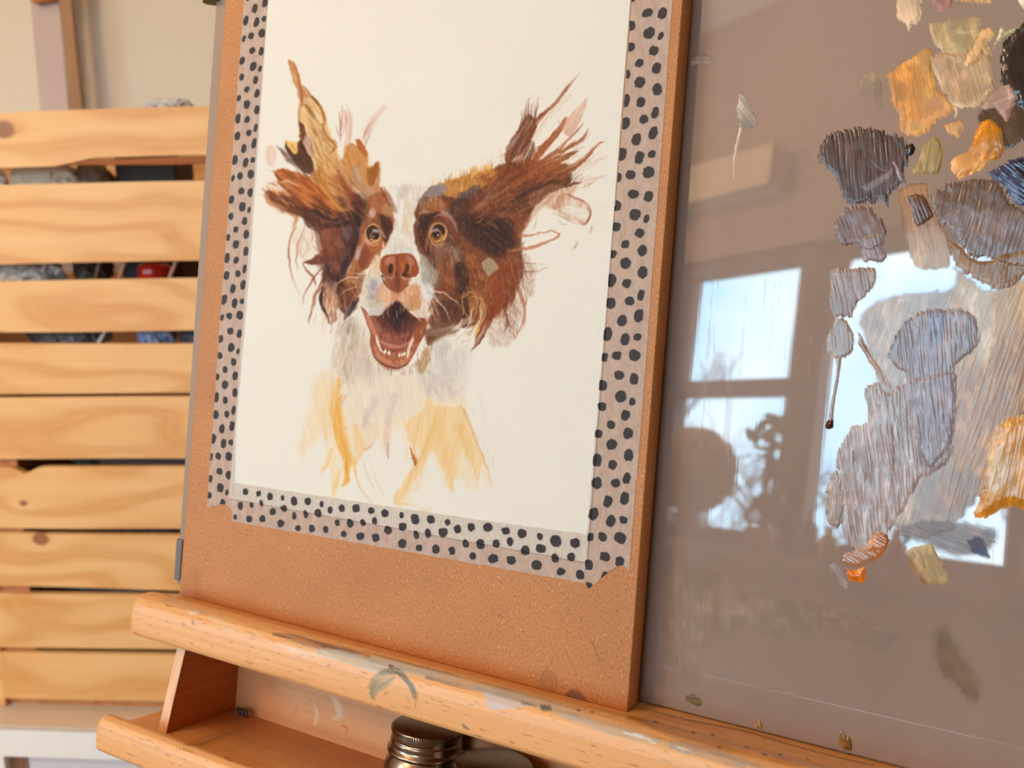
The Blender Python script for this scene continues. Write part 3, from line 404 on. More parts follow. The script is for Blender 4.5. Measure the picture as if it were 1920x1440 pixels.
    el(732.5, 504, 4.6, 9.6, (74, 32, 18), .96, 4, 1.6); el(731, 506, 2.6, 6, (46, 20, 12), .8, 4, 1.6); st("764,497 763,506 758,514", [3, 3.4, 3], (84, 36, 18), .92, .1); st("757,515 764,518 770,520", [3.4, 3, 1], (52, 22, 14), .96, 0); el(767.4, 517.6, 1, .9, (240, 220, 200), .9)
    st("739,496 741,504 738,514", [1, 1.4, 1], (222, 142, 96), .85, 0); st("767,492 770,502 768,510", [1, 1.4, 1], (222, 150, 110), .8, 0); st("744,482 745,500 744,524 745,544", [2.6, 3, 4, 3], (150, 74, 36), .75, .3)
    pa("734,518 742,524 756,520 766,524 762,538 752,548 742,547 730,540 720,526", (172, 92, 50), .88, 2.4, 1.8, ang=92, br=.25, rib=.1, col2=(196, 122, 80)); st("716,517 720,519 723,519", [1.4, 1.4, .8], (66, 30, 20), .9, 0); st("716,520 722,532 732,542 740,546", [.7, 1.4, 1.2, .8], (140, 74, 40), .9, .1)
    pa("722,520 732,520 736,530 728,532", (220, 160, 134), .75, 2, 1.4); pa("756,522 766,520 772,526 762,532", (226, 170, 140), .75, 2, 1.4); st("756,538 764,536 768,532", [1.4, 1.8, .8], (150, 76, 40), .8, .2); st("718,510 728,518 742,518", [.6, 1, .8], (226, 160, 120), .6)
    pa("726,514 742,519 758,517 768,521 764,534 757,544 746,549 735,544 727,533 721,523", (158, 80, 44), .85, 3, 2.4, ang=92, br=.3, rib=.1, col2=(186, 108, 70))
    st("745,512 745,528 746,544", [3, 4, 3], (128, 62, 34), .7, .3, .8); st("727,519 733,522 738,520", [1, 2.2, 1], (222, 158, 132), .75, .2); st("752,519 760,524 768,522", [1, 2.4, 1], (226, 166, 138), .75, .2)
    st("714,503 720,514 732,517", [1, 1.6, 1], (150, 72, 36), .7, .3); st("785,500 784,512 776,518", [1, 1.6, 1], (140, 66, 34), .7, .3); st("716,494 724,482 744,477 768,477", [.8, 1.4, 1.4, .8], (150, 76, 42), .5, .5); st("752,494 756,504 752,516", [1.4, 2, 1.4], (216, 138, 84), .7, .3)
    # mouth
    pa("678,575 690,590 712,590 724,582 735,572 745,564 756,574 768,586 786,594 799,596 803,606 797,626 787,644 776,664 766,680 748,690 728,688 712,680 701,664 697,640 691,610", (196, 118, 86), .97, 1.5, 1.4, ang=92, br=.12, rib=.08, col2=(180, 96, 64))
    pa("697,594 716,590 746,596 772,606 776,626 766,646 752,654 732,648 714,636 706,616", (162, 86, 66), .95, 2.4, 1.6, ang=80, br=.2, col2=(184, 112, 96)); fur("700,596 772,606 764,648 716,636", 100, [(196, 134, 120), (140, 70, 54), (176, 100, 80), (206, 150, 134)], 60, (6, 20), (.7, 1.8), (.35, .75))
    pa("712,592 722,584 734,574 745,565 756,576 770,590 782,598 770,606 756,604 746,612 732,606 720,602", (104, 52, 36), .92, 2.6, 1.6, ang=95, br=.15); pa("738,574 746,568 752,580 752,600 744,606 738,596", (32, 20, 20), .93, 4, 2); st("744,600 744,612 742,620", [3, 3, 1], (80, 38, 28), .7, .4)
    pa("768,590 788,596 798,598 796,610 780,604", (140, 66, 36), .85, 2, 1.4); pa("778,606 800,602 794,630 784,644 776,630", (176, 92, 50), .8, 3, 2, ang=92, rib=.2); fur("768,604 804,600 788,650 772,650", 92, [(232, 178, 136), (170, 92, 54), (206, 136, 92)], 50, (8, 22), (.5, 1.1), (.45, .85), 2, rib=.4)
    pa("704,590 722,584 736,574 746,568 758,576 772,590 786,598 784,612 768,620 752,626 736,624 716,616 706,604", (92, 44, 32), .75, 8, 4, ang=95, br=.3)
    pa("730,580 746,570 760,584 762,604 750,616 736,610 728,598", (40, 22, 20), .8, 7, 4, ang=92, br=.2); fur("706,590 780,596 770,622 716,620", 96, [(130, 66, 50), (70, 34, 28), (160, 90, 72)], 40, (8, 20), (.6, 1.4), (.35, .7))
    st("700,598 708,612 716,628", [3, 5, 3], (196, 136, 132), .5, .5, 1); st("772,604 772,624 764,640", [2, 3, 2], (120, 58, 44), .7, .4)
    st("714,640 732,648 752,650 766,642", [2, 3.4, 3.4, 2], (214, 150, 132), .85, .2); st("712,642 716,656 736,658 758,654", [1.4, 2.4, 2.4, 1.4], (150, 76, 50), .8, .2)
    st("703,650 708,668 722,680 742,684 760,678 770,662", [3, 5.5, 7, 7, 6, 3], (222, 152, 118), .85, .2); st("736,662 738,676 742,682", [2, 4, 2], (196, 104, 62), .6, .4); fur("716,664 764,664 754,684 724,684", 80, [(236, 176, 142), (190, 100, 64)], 26, (6, 14), (.6, 1.2), (.5, .8))
    st("698,660 706,674 720,684 740,690 758,686 768,676", [.7, 1.2, 1.5, 1.7, 1.4, .7], (116, 54, 36), .9, .1); st("706,676 716,686 736,694 756,690", [1, 2.4, 3, 2], (176, 110, 76), .6, .4, rib=.3)
    fur("704,686 790,676 790,698 720,704", 92, [(196, 140, 104), (166, 104, 70)], 70, (6, 16), (.6, 1.1), (.4, .8), 2, rib=.6)
    pa("678,576 686,586 698,604 706,622 712,634 700,626 690,610 681,590", (224, 154, 122), .92, 1.4, 1); st("677,574 684,582 690,590", [.5, 1.4, 1.4], (170, 92, 58), .9, 0); st("680,580 688,604 696,626", [.7, 1, .7], (150, 74, 52), .7, .1); st("697,628 697,648 702,664", [2, 3.4, 2], (190, 106, 70), .8, .2); st("691,624 691,650 697,676 712,698", [1, 2.4, 2.4, 1], (238, 228, 212), .75, .3)
    pa("704,628 708,634 714,650 718,662 712,656 706,642", (252, 248, 238), 1, .8, .3); pa("774,632 776,638 770,652 766,668 762,670 764,654 769,640", (246, 232, 216), .95, .9, .3); st("718,648 720,660", [1, .8], (130, 60, 44), .7)
    for x, y, rx, ry in ((722, 659.5, 2.8, 4), (729.5, 661.5, 2.8, 4.2), (749, 666, 2, 4), (754.5, 665, 2, 3.6), (759, 663.5, 1.8, 3.4)): el(x, y, rx, ry, (252, 246, 238), .97, 8, .9)
    pa("691,578 702,576 720,572 720,584 712,591 700,592 690,592", (222, 212, 202), .94, 1.6, 1, ang=-10, br=.2); st("700,576 716,568 724,572", [2, 3.4, 1.4], (232, 222, 208), .85, .3)
    pa("770,584 788,580 802,586 800,592 786,596 776,592", (232, 212, 188), .85, 2, 1.4, ang=92, rib=.1); st("768,584 780,592 790,602", [.8, 1, .5], (246, 230, 212), .95, 0)
    for s in ("720,566 718,582 719,598", "730,574 728,586 731,598", "738,564 736,572", "752,574 750,588", "758,576 756,586", "743,580 745,598", "790,572 800,588 803,606", "806,568 812,586 816,602", "808,560 818,578 822,594", "796,590 800,604"): st(s, [.4, .9, .4], (226, 198, 178), .8, 0)
    # white cheek tuft, whiskers
    pa("794,536 806,532 812,546 810,560 800,560 796,548", (240, 236, 228), .96, 2, 1.4, ang=50, br=.15); st("792,540 796,548 802,560", [1, 2, 1], (252, 250, 244), .95); fur("790,530 816,536 818,566 796,566", 60, [(248, 246, 240), (206, 196, 182)], 26, (6, 16), (.6, 1.4), (.5, .9))
    for s, w in (("812,546 828,549 842,556 856,568 866,576", [1.4, 1.3, 1, .8, .3]), ("810,556 824,566 836,584 848,612", [1.4, 1.3, 1, .3]), ("624,536 640,526 656,521 674,520", [.4, 1, 1.2, .8]), ("634,556 650,544 668,538", [.3, .8, .6]), ("658,512 676,514 690,510", [.3, .8, .5]), ("645,596 640,604 634,622", [.8, .8, .3])): st(s, w, (236, 214, 202), .92, 0)

    # soft greys and creams worked over the white fur
    for P, col, a_ in (("690,524 706,520 712,540 704,560 690,556", (176, 168, 172), .5), ("694,560 712,556 716,570 700,578 688,572", (196, 186, 168), .5), ("700,500 712,496 712,512 702,520", (238, 206, 160), .5), ("784,490 800,494 808,520 802,540 790,524", (180, 174, 164), .5), ("800,500 820,508 824,530 812,538", (164, 150, 136), .45), ("742,352 768,348 764,366 746,370", (206, 196, 180), .5), ("734,440 748,452 744,470 728,476", (222, 210, 196), .5), ("756,460 772,466 770,476 748,474", (206, 200, 198), .45),
                       ("764,372 776,384 770,420 762,440 758,410", (232, 206, 172), .5), ("640,612 664,606 676,640 660,660 640,640", (190, 170, 140), .45), ("664,650 684,650 686,690 668,700", (224, 206, 194), .5), ("650,600 664,596 664,624 650,630", (150, 128, 104), .45), ("800,640 830,634 846,650 820,672", (196, 186, 176), .45), ("830,680 858,676 850,712 826,716", (214, 206, 200), .45)):
        pa(P, col, a_, 6, 4, br=.4)
    for s, w, col, a in (("664,588 658,620 650,650 640,690", [1, 2, 2, 1], (244, 234, 216), .7), ("680,600 676,640 668,690", [1, 2, 1], (240, 228, 210), .6), ("648,606 640,640 630,680", [1, 1.6, .6], (236, 218, 186), .7), ("690,700 676,740 662,790", [2, 4, 2], (240, 222, 190), .5), ("660,574 650,596 642,622", [.8, 1.2, .5], (206, 196, 200), .7)):
        st(s, w, col, a, .3, .8)
    # shadow under the right jaw
    pa("796,620 812,606 840,604 862,612 850,626 824,634 804,640", (132, 88, 62), .8, 5, 3, ang=-15, br=.3); pa("798,632 812,630 818,638 804,648", (128, 70, 32), .85, 4, 3); pa("796,652 808,656 804,680 794,700 784,696 788,672", (190, 150, 100), .7, 4, 3, rib=.3); fur("780,660 812,650 806,704 784,704", 92, [(160, 104, 64), (206, 166, 120)], 40, (6, 18), (.6, 1.2), (.4, .8), 2, rib=.5)
    st("850,618 872,604 884,596", [3, 5, 2], (240, 226, 208), .6, .4); fur("836,612 890,600 880,640 840,640", -30, [(242, 232, 216), (206, 178, 152)], 40, (8, 22), (.6, 1.6), (.4, .8))

    # wet-in-wet: drag the colour a little so no edge stays mechanical, then let the ribs of the sheet show through
    from_x = c.X + 3.0 * (noise(c.X * .09, c.Y * .09, 61) - .5) + 1.0 * (noise(c.X * .3, c.Y * .2, 62) - .5)
    from_y = c.Y + 3.0 * (noise(c.X * .09, c.Y * .09, 63) - .5) + 1.6 * (noise(c.X * .35, c.Y * .16, 64) - .5)
    face = np.exp(-(((c.X - 702) / 22) ** 4 + ((c.Y - 438) / 26) ** 4)) + np.exp(-(((c.X - 820) / 24) ** 4 + ((c.Y - 438) / 26) ** 4)) + np.exp(-(((c.X - 748) / 52) ** 4 + ((c.Y - 510) / 44) ** 4)) + np.exp(-(((c.X - 740) / 70) ** 4 + ((c.Y - 640) / 60) ** 4))
    k = np.clip(1 - .8 * face, .15, 1); fx_ = c.X + (from_x - c.X) * k; fy_ = c.Y + (from_y - c.Y) * k
    gx_ = np.clip(fx_ - c.x0, 0, c.w - 1.01); gy_ = np.clip(fy_ - c.y0, 0, c.h - 1.01); i0 = gx_.astype(int); j0 = gy_.astype(int); fx_ = (gx_ - i0)[..., None]; fy_ = (gy_ - j0)[..., None]
    A = c.C; c.C = ((A[j0, i0] * (1 - fx_) + A[j0, i0 + 1] * fx_) * (1 - fy_) + (A[j0 + 1, i0] * (1 - fx_) + A[j0 + 1, i0 + 1] * fx_) * fy_).astype(np.float32)
    for _ in range(2):
        A = c.C; B = A.copy(); B[1:-1, 1:-1] = (A[1:-1, 1:-1] * 4 + A[:-2, 1:-1] + A[2:, 1:-1] + A[1:-1, :-2] + A[1:-1, 2:]) / 8; kk = np.clip(k, .35, 1)[..., None]; c.C = A * (1 - kk) + B * kk
    lum = c.C.mean(-1); cov = np.clip((.93 - lum) * 2.2, 0, 1) * sm(690, 900, c.X); m = (c.rib - .5)
    c.C *= (1 - (.30 * cov * m))[..., None]
    hi = cov * sm(.30, .12, c.rib) * noise(c.X * .08, c.Y * .08, 66) * .5
    c.C = c.C * (1 - hi[..., None]) + np.array([.93, .74, .56], np.float32) * hi[..., None]
    g_ = np.clip(c.C, 0, 1); L_ = g_.mean(-1, keepdims=True); g_ = L_ + (g_ - L_) * 1.16; dk = sm(.85, .35, L_); g_ = g_ * (1 - .18 * dk)
    c.C = np.clip(g_, 0, 1).astype(np.float32)
    return c
import bpy, bmesh
from mathutils import Matrix, Vector, Quaternion
C = bpy.context.scene.collection
def lin(c):
    c = np.asarray(c, float) / 255.
    return np.where(c <= .04045, c / 12.92, ((c + .055) / 1.055) ** 2.4)
def lc(c, k=.85): return tuple(float(v) for v in np.minimum(lin(c) * k, .95)) + (1.,)
def mat4(R3, t):
    M = Matrix.Identity(4)
    for i in range(3):
        for j in range(3): M[i][j] = float(R3[i][j])
        M[i][3] = float(t[i])
    return M
MB = mat4(RW @ np.stack([R, U, N], 1), room(O))                 # board frame in the room
MP = MB @ mat4(np.stack([np.array([1, 0, 0.]), PU, PN], 1), PP)  # glass-panel frame
# ---------------------------------------------------------------- materials
MATS = {}
def mat(name, build):
    if name in MATS: return MATS[name]
    m = bpy.data.materials.new(name); m.use_nodes = True; nt = m.node_tree; nt.nodes.clear()
    out = nt.nodes.new('ShaderNodeOutputMaterial'); bs = nt.nodes.new('ShaderNodeBsdfPrincipled'); nt.links.new(bs.outputs[0], out.inputs[0])
    def nd(t, **k):
        n = nt.nodes.new('ShaderNode' + t)
        for a, v in k.items():
            if a[0] == '_': n.inputs[a[1:].replace('_', ' ')].default_value = v
            else: setattr(n, a, v)
        return n
    build(nt, bs, nd, lambda a, b: nt.links.new(a, b), out); MATS[name] = m; return m
def plain(name, col, rough=.6, metal=0., spec=.5, coat=0., **k):
    def b(nt, bs, nd, L, out):
        bs.inputs['Base Color'].default_value = lc(col) if len(col) == 3 else col
        bs.inputs['Roughness'].default_value = rough; bs.inputs['Metallic'].default_value = metal; bs.inputs['Specular IOR Level'].default_value = spec
        bs.inputs['Coat Weight'].default_value = coat
    return mat(name, b)
def ramp(nd, stops):
    r = nd('ValToRGB'); e = r.color_ramp.elements
    while len(e) < len(stops): e.new(.5)
    for i, (p, c) in enumerate(stops): e[i].position = p; e[i].color = c
    return r
def mixc(nd, L, fac, a, b, mode='MIX'):
    m = nd('Mix', data_type='RGBA', blend_type=mode)
    for s, v in ((m.inputs[0], fac), (m.inputs[6], a), (m.inputs[7], b)):
        if hasattr(v, 'node'): L(v, s)
        else: s.default_value = v
    return m.outputs[2]
def coords(nd, L, scale, rot=(0, 0, 0), loc=(0, 0, 0)):
    t = nd('TexCoord'); m = nd('Mapping'); L(t.outputs['Object'], m.inputs[0]); m.inputs[3].default_value = scale; m.inputs[2].default_value = rot; m.inputs[1].default_value = loc
    return m.outputs[0]
def wood(name, base, dark, grain=(6, 90, 90), fleck=0., rings=0., rough=.45, stain=False, warp=1.2, seed=0., ringscale=9., knots=()):
    def b(nt, bs, nd, L, out):
        v = coords(nd, L, grain, loc=(seed, seed * .7, seed * .3)); n1 = nd('TexNoise', _Scale=1., _Detail=5., _Roughness=.6); L(v, n1.inputs[0])
        r1 = ramp(nd, [(.3, lc(dark)), (.62, lc(base))]); L(n1.outputs[0], r1.inputs[0]); col = r1.outputs[0]
        if rings:
            v2 = coords(nd, L, (1.3, 1, 5), loc=(seed * 1.7, seed, seed * 2.3)); nz = nd('TexNoise', _Scale=1.6, _Detail=2., _Roughness=.45); L(v2, nz.inputs[0])
            mp = nd('Math', operation='MULTIPLY'); L(nz.outputs[0], mp.inputs[0]); mp.inputs[1].default_value = ringscale
            val = mp.outputs[0]
            t = nd('TexCoord')
            for (kx, kz, kr) in knots:
                d = nd('VectorMath', operation='SUBTRACT'); L(t.outputs['Object'], d.inputs[0]); d.inputs[1].default_value = (kx, 0, kz)
                s = nd('VectorMath', operation='MULTIPLY'); L(d.outputs[0], s.inputs[0]); s.inputs[1].default_value = (.45, 0, 1)
                l = nd('VectorMath', operation='LENGTH'); L(s.outputs[0], l.inputs[0])
                q = nd('Math', operation='DIVIDE'); q.inputs[0].default_value = kr * 2.2; 
                ad = nd('Math', operation='ADD'); L(l.outputs['Value'], ad.inputs[0]); ad.inputs[1].default_value = kr; L(ad.outputs[0], q.inputs[1])
                a2 = nd('Math', operation='ADD'); L(val, a2.inputs[0]); L(q.outputs[0], a2.inputs[1]); val = a2.outputs[0]
            fr = nd('Math', operation='PINGPONG'); L(val, fr.inputs[0]); fr.inputs[1].default_value = .5
            r2 = ramp(nd, [(.0, (1, 1, 1, 1)), (.5, (.98, .95, .92, 1)), (.85, (.86, .72, .58, 1)), (1., (.90, .78, .66, 1))]); f2 = nd('Math', operation='MULTIPLY'); L(fr.outputs[0], f2.inputs[0]); f2.inputs[1].default_value = 2.; L(f2.outputs[0], r2.inputs[0])
            col = mixc(nd, L, rings, col, r2.outputs[0], 'MULTIPLY')
            for (kx, kz, kr) in knots:
                d = nd('VectorMath', operation='SUBTRACT'); L(t.outputs['Object'], d.inputs[0]); d.inputs[1].default_value = (kx, 0, kz)
                s = nd('VectorMath', operation='MULTIPLY'); L(d.outputs[0], s.inputs[0]); s.inputs[1].default_value = (.75, 0, 1)
                l = nd('VectorMath', operation='LENGTH'); L(s.outputs[0], l.inputs[0])
                mr = nd('MapRange'); L(l.outputs['Value'], mr.inputs[0]); mr.inputs[1].default_value = kr * .75; mr.inputs[2].default_value = kr * 1.15; mr.inputs[3].default_value = .85; mr.inputs[4].default_value = 0.
                col = mixc(nd, L, mr.outputs[0], col, lc((150, 84, 50)))
        if fleck:
            v3 = coords(nd, L, (140, 900, 900)); n3 = nd('TexNoise', _Scale=1., _Detail=1.); L(v3, n3.inputs[0])
            r3 = ramp(nd, [(.66, (0, 0, 0, 1)), (.72, (fleck,) * 3 + (1,))]); L(n3.outputs[0], r3.inputs[0]); col = mixc(nd, L, r3.outputs[0], col, lc(tuple(x * .6 for x in dark)))
        if stain:
            a = nd('Attribute', attribute_name='stain'); col = mixc(nd, L, a.outputs['Alpha'], col, a.outputs['Color'])
        L(col, bs.inputs['Base Color']); bs.inputs['Roughness'].default_value = rough
        bp = nd('Bump', _Strength=.15, _Distance=.0006); L(n1.outputs[0], bp.inputs['Height']); L(bp.outputs[0], bs.inputs['Normal'])
    return mat(name, b)
def mdf_mat():
    def b(nt, bs, nd, L, out):
        v = coords(nd, L, (1500, 700, 1500)); n1 = nd('TexNoise', _Scale=1., _Detail=3., _Roughness=.7); L(v, n1.inputs[0])
        v2 = coords(nd, L, (18, 18, 18)); n2 = nd('TexNoise', _Scale=1., _Detail=3.); L(v2, n2.inputs[0])
        r1 = ramp(nd, [(.25, lc((166, 98, 44))), (.5, lc((200, 130, 68))), (.75, lc((222, 156, 94)))]); L(n1.outputs[0], r1.inputs[0])
        r2 = ramp(nd, [(.35, (.9, .86, .82, 1)), (.65, (1.0, 1., 1., 1))]); L(n2.outputs[0], r2.inputs[0]); col = mixc(nd, L, 1., r1.outputs[0], r2.outputs[0], 'MULTIPLY')
        v3 = coords(nd, L, (900, 420, 900), loc=(3, 1, 2)); n3 = nd('TexNoise', _Scale=1., _Detail=1.); L(v3, n3.inputs[0])
        r3 = ramp(nd, [(.27, (.5, .5, .5, 1)), (.34, (0, 0, 0, 1))]); L(n3.outputs[0], r3.inputs[0]); col = mixc(nd, L, r3.outputs[0], col, lc((120, 66, 30)))
        r4 = ramp(nd, [(.69, (0, 0, 0, 1)), (.76, (.7, .7, .7, 1))]); L(n3.outputs[0], r4.inputs[0]); col = mixc(nd, L, r4.outputs[0], col, lc((238, 188, 136)))
        a = nd('Attribute', attribute_name='stain'); col = mixc(nd, L, a.outputs['Alpha'], col, a.outputs['Color'])
        L(col, bs.inputs['Base Color']); bs.inputs['Roughness'].default_value = .6
        bp = nd('Bump', _Strength=.15, _Distance=.0002); L(n1.outputs[0], bp.inputs['Height']); L(bp.outputs[0], bs.inputs['Normal'])
    return mat('fibreboard', b)
def attr_mat(name, rough=.5, alpha=False, spec=.5, bump=None, coat=0.):
    def b(nt, bs, nd, L, out):
        a = nd('Attribute', attribute_name='paint'); L(a.outputs['Color'], bs.inputs['Base Color']); bs.inputs['Roughness'].default_value = rough; bs.inputs['Specular IOR Level'].default_value = spec
        bs.inputs['Coat Weight'].default_value = coat; bs.inputs['Coat Roughness'].default_value = .12
        if alpha: L(a.outputs['Alpha'], bs.inputs['Alpha'])
        if bump: bump(nt, bs, nd, L)
    return mat(name, b)
# ---------------------------------------------------------------- meshes
def mesh_np(name, V, F, attrs=None, smooth=False):
    me = bpy.data.meshes.new(name); V = np.ascontiguousarray(V, np.float32); F = np.asarray(F, np.int32)
    me.vertices.add(len(V)); me.vertices.foreach_set('co', V.ravel()); k = F.shape[1]
    me.loops.add(F.size); me.loops.foreach_set('vertex_index', F.ravel()); me.polygons.add(len(F))
    me.polygons.foreach_set('loop_start', np.arange(0, F.size, k, dtype=np.int32))
    me.update(calc_edges=True)
    for n, a in (attrs or {}).items():
        at = me.color_attributes.new(n, 'FLOAT_COLOR', 'POINT'); at.data.foreach_set('color', np.ascontiguousarray(a, np.float32).ravel())
    if smooth: me.shade_smooth()
    me.validate(); return me
def grid_np(P, keep=None, col=None):
    h, w = P.shape[:2]; I = np.arange(h * w).reshape(h, w)
    F = np.stack([I[:-1, :-1], I[1:, :-1], I[1:, 1:], I[:-1, 1:]], -1).reshape(-1, 4)
    if keep is not None:
        kk = keep.reshape(-1); F = F[kk[F].all(1)]
    u, inv = np.unique(F, return_inverse=True); F = inv.reshape(-1, 4)
    return P.reshape(-1, 3)[u], F, None if col is None else col.reshape(-1, 4)[u]
def bm_mesh(name, bm, smooth=False):
    me = bpy.data.meshes.new(name); bmesh.ops.recalc_face_normals(bm, faces=bm.faces); bm.to_mesh(me); bm.free()
    if smooth: me.shade_smooth()
    return me
def box_bm(x0, x1, y0, y1, z0, z1, bev=0., seg=2, bm=None):
    bm = bm or bmesh.new(); r = bmesh.ops.create_cube(bm, size=1, matrix=Matrix.Translation(((x0 + x1) / 2, (y0 + y1) / 2, (z0 + z1) / 2)) @ Matrix.Diagonal((x1 - x0, y1 - y0, z1 - z0, 1)))
    if bev:
        vs = set(r['verts']); es = [e for e in bm.edges if e.verts[0] in vs]
        bmesh.ops.bevel(bm, geom=es, offset=bev, segments=seg, affect='EDGES', profile=.5)
    return bm
def prism(bm, prof, x0, x1, axis='x'):
    """extrude a closed profile of (a,b) along an axis; a,b are the two other coords in order"""
    def v(p, t): return {'x': (t, p[0], p[1]), 'y': (p[0], t, p[1]), 'z': (p[0], p[1], t)}[axis]
    A = [bm.verts.new(v(p, x0)) for p in prof]; B = [bm.verts.new(v(p, x1)) for p in prof]; n = len(prof)
    bm.faces.new(A); bm.faces.new(B[::-1])
    for i in range(n): bm.faces.new((A[i], B[i], B[(i + 1) % n], A[(i + 1) % n]))
    return bm
def lathe(prof, n=64, bm=None, c=(0, 0, 0)):
    """profile of (r, z) turned round z"""
    bm = bm or bmesh.new(); rings = []
    for r, z in prof:
        if r < 1e-6: rings.append([bm.verts.new((c[0], c[1], c[2] + z))] * n)
        else: rings.append([bm.verts.new((c[0] + r * math.cos(2 * math.pi * k / n), c[1] + r * math.sin(2 * math.pi * k / n), c[2] + z)) for k in range(n)])
    for a, b in zip(rings, rings[1:]):
        for k in range(n):
            f = []
            for v in (a[k], a[(k + 1) % n], b[(k + 1) % n], b[k]):
                if v not in f: f.append(v)
            if len(f) > 2:
                try: bm.faces.new(f)
                except ValueError: pass
    return bm
def tube(P, r, n=8, bm=None, cap=True):
    bm = bm or bmesh.new(); P = [Vector(p) for p in P]; rings = []; up = Vector((0, 0, 1))
    for i, p in enumerate(P):
        d = (P[min(i + 1, len(P) - 1)] - P[max(i - 1, 0)]).normalized(); a = d.orthogonal().normalized() if i == 0 else (a - d * a.dot(d)).normalized(); b = d.cross(a)
        rr = r[i] if hasattr(r, '__len__') else r
        rings.append([bm.verts.new(p + (a * math.cos(2 * math.pi * k / n) + b * math.sin(2 * math.pi * k / n)) * rr) for k in range(n)])
    for A, B in zip(rings, rings[1:]):
        for k in range(n): bm.faces.new((A[k], A[(k + 1) % n], B[(k + 1) % n], B[k]))
    if cap: bm.faces.new(rings[0][::-1]); bm.faces.new(rings[-1])
    return bm
# ---------------------------------------------------------------- things
def tagit(o, label=None, cat=None, group=None, kind=None):
    for k, v in (('label', label), ('category', cat), ('group', group), ('kind', kind)):
        if v: o[k] = v
    return o
def link(name, me, m, parent=None, M=None, label=None, cat=None, group=None, kind=None):
    o = bpy.data.objects.new(name, me); C.objects.link(o)
    if me is not None and m is not None: me.materials.append(m)
    if parent is not None: o.parent = parent
    if M is not None:
        if parent is not None: o.matrix_local = M
        else: o.matrix_world = M
    return tagit(o, label, cat, group, kind)
def empty(name, M, label, cat, group=None):
    o = bpy.data.objects.new(name, None); C.objects.link(o); o.matrix_world = M; o.empty_display_size = .05
    return tagit(o, label, cat, group)
T = Matrix.Translation
EXPO = 0.12
rng = random.Random(11)
# ================================================================ camera
cam = bpy.data.cameras.new('camera'); camo = bpy.data.objects.new('camera', cam); C.objects.link(camo)
cam.sensor_width = 36; cam.lens = FPX / 1920 * 36; cam.clip_start = .01
camo.matrix_world = mat4(RW, room(np.zeros(3)))
cam.dof.use_dof = True; cam.dof.focus_distance = .445; cam.dof.aperture_fstop = 11.
bpy.context.scene.camera = camo
# ================================================================ drawing board (fibreboard)
def stain_attr(cv, px, py):
    i = np.clip(((px - cv.x0) / cv.st).round().astype(int), 0, cv.w - 1); j = np.clip(((py - cv.y0) / cv.st).round().astype(int), 0, cv.h - 1)
    ok = (px > cv.x0) & (px < cv.x0 + (cv.w - 1) * cv.st) & (py > cv.y0) & (py < cv.y0 + (cv.h - 1) * cv.st)
    rgb = lin(cv.C[j, i] * 255) * .85; A = np.where(ok, cv.A[j, i], 0)
    return np.concatenate([rgb, A[..., None]], -1)
BW, BH, BT = .291, .415, .0115
sb = Canvas(330, 1000, 1200, 1345, (190, 130, 75))
sb.patch("1012,1268 1020,1258 1034,1260 1044,1272 1046,1286 1036,1298 1018,1290", (122, 82, 50), .5, 1.5, 1.5, br=.2); sb.stroke("1013,1286 1014,1270 1024,1257 1038,1263 1046,1282", [.7, 1, 1, .8], (100, 62, 36), .6, .2)
sb.patch("1056,1306 1068,1294 1082,1292 1096,1304 1102,1318 1080,1316", (84, 56, 40), .8, 2, 2, br=.3)
sb.stroke("1108,1200 1114,1212 1122,1232 1126,1243", [.3, 1.1, 1, .6], (44, 24, 14), .95, .1); sb.stroke("1127,1246 1132,1260", [.4, .3], (70, 40, 20), .7)
sb.patch("338,1118 342,1080 360,1062 380,1066 376,1100 400,1126 440,1146 380,1130", (160, 88, 26), .55, 8, 5, br=.4); sb.stroke("345,1112 420,1134 560,1172 700,1208", [3, 5, 4, 2], (150, 88, 36), .35, .4, 1); sb.stroke("598,1024 606,1034 612,1042", [2, 4, 2], (190, 106, 44), .6, .4, 1); sb.stroke("446,1112 458,1124 470,1130", [3, 5, 2], (170, 106, 56), .5, .4, 1)
sb.stroke("990,1252 994,1262", [.8, 1], (110, 66, 34), .6)
def slab_grid(x0, x1, y0, y1, z, step, cv):
    xs = np.linspace(x0, x1, int((x1 - x0) / step) + 2); ys = np.linspace(y0, y1, int((y1 - y0) / step) + 2)
    X, Y = np.meshgrid(xs, ys); P = np.stack([X, Y, np.full(X.shape, z)], -1); px, py = pix(P); return P, stain_attr(cv, px, py)
Pg, Sg = slab_grid(-BW, 0, 0, BH, 0, .0006, sb)
v, f, a = grid_np(Pg, None, Sg)
n0 = len(v); hh, ww = Pg.shape[:2]
rim = np.concatenate([np.arange(ww), np.arange(1, hh) * ww + ww - 1, (hh - 1) * ww + np.arange(ww - 2, -1, -1), np.arange(hh - 2, 0, -1) * ww])
vb = v[rim].copy(); vb[:, 2] = -BT; k = len(rim); nx = (np.arange(k) + 1) % k
sideq = np.stack([rim, n0 + np.arange(k), n0 + nx, rim[nx]], -1)[:, ::-1]
cbk = np.array([[-BW, 0, -BT], [0, 0, -BT], [0, BH, -BT], [-BW, BH, -BT]])
v = np.vstack([v, vb, cbk]); m0 = n0 + k; f = np.vstack([f[:, ::-1] if False else f, sideq, [[m0 + 3, m0 + 2, m0 + 1, m0]]]); a = np.vstack([a, np.zeros((k + 4, 4))])
link('drawing_board', mesh_np('drawing_board', v, f, {'stain': a}), mdf_mat(), M=MB, label='brown fibreboard drawing board standing on the easel ledge behind the dog painting', cat='drawing board')
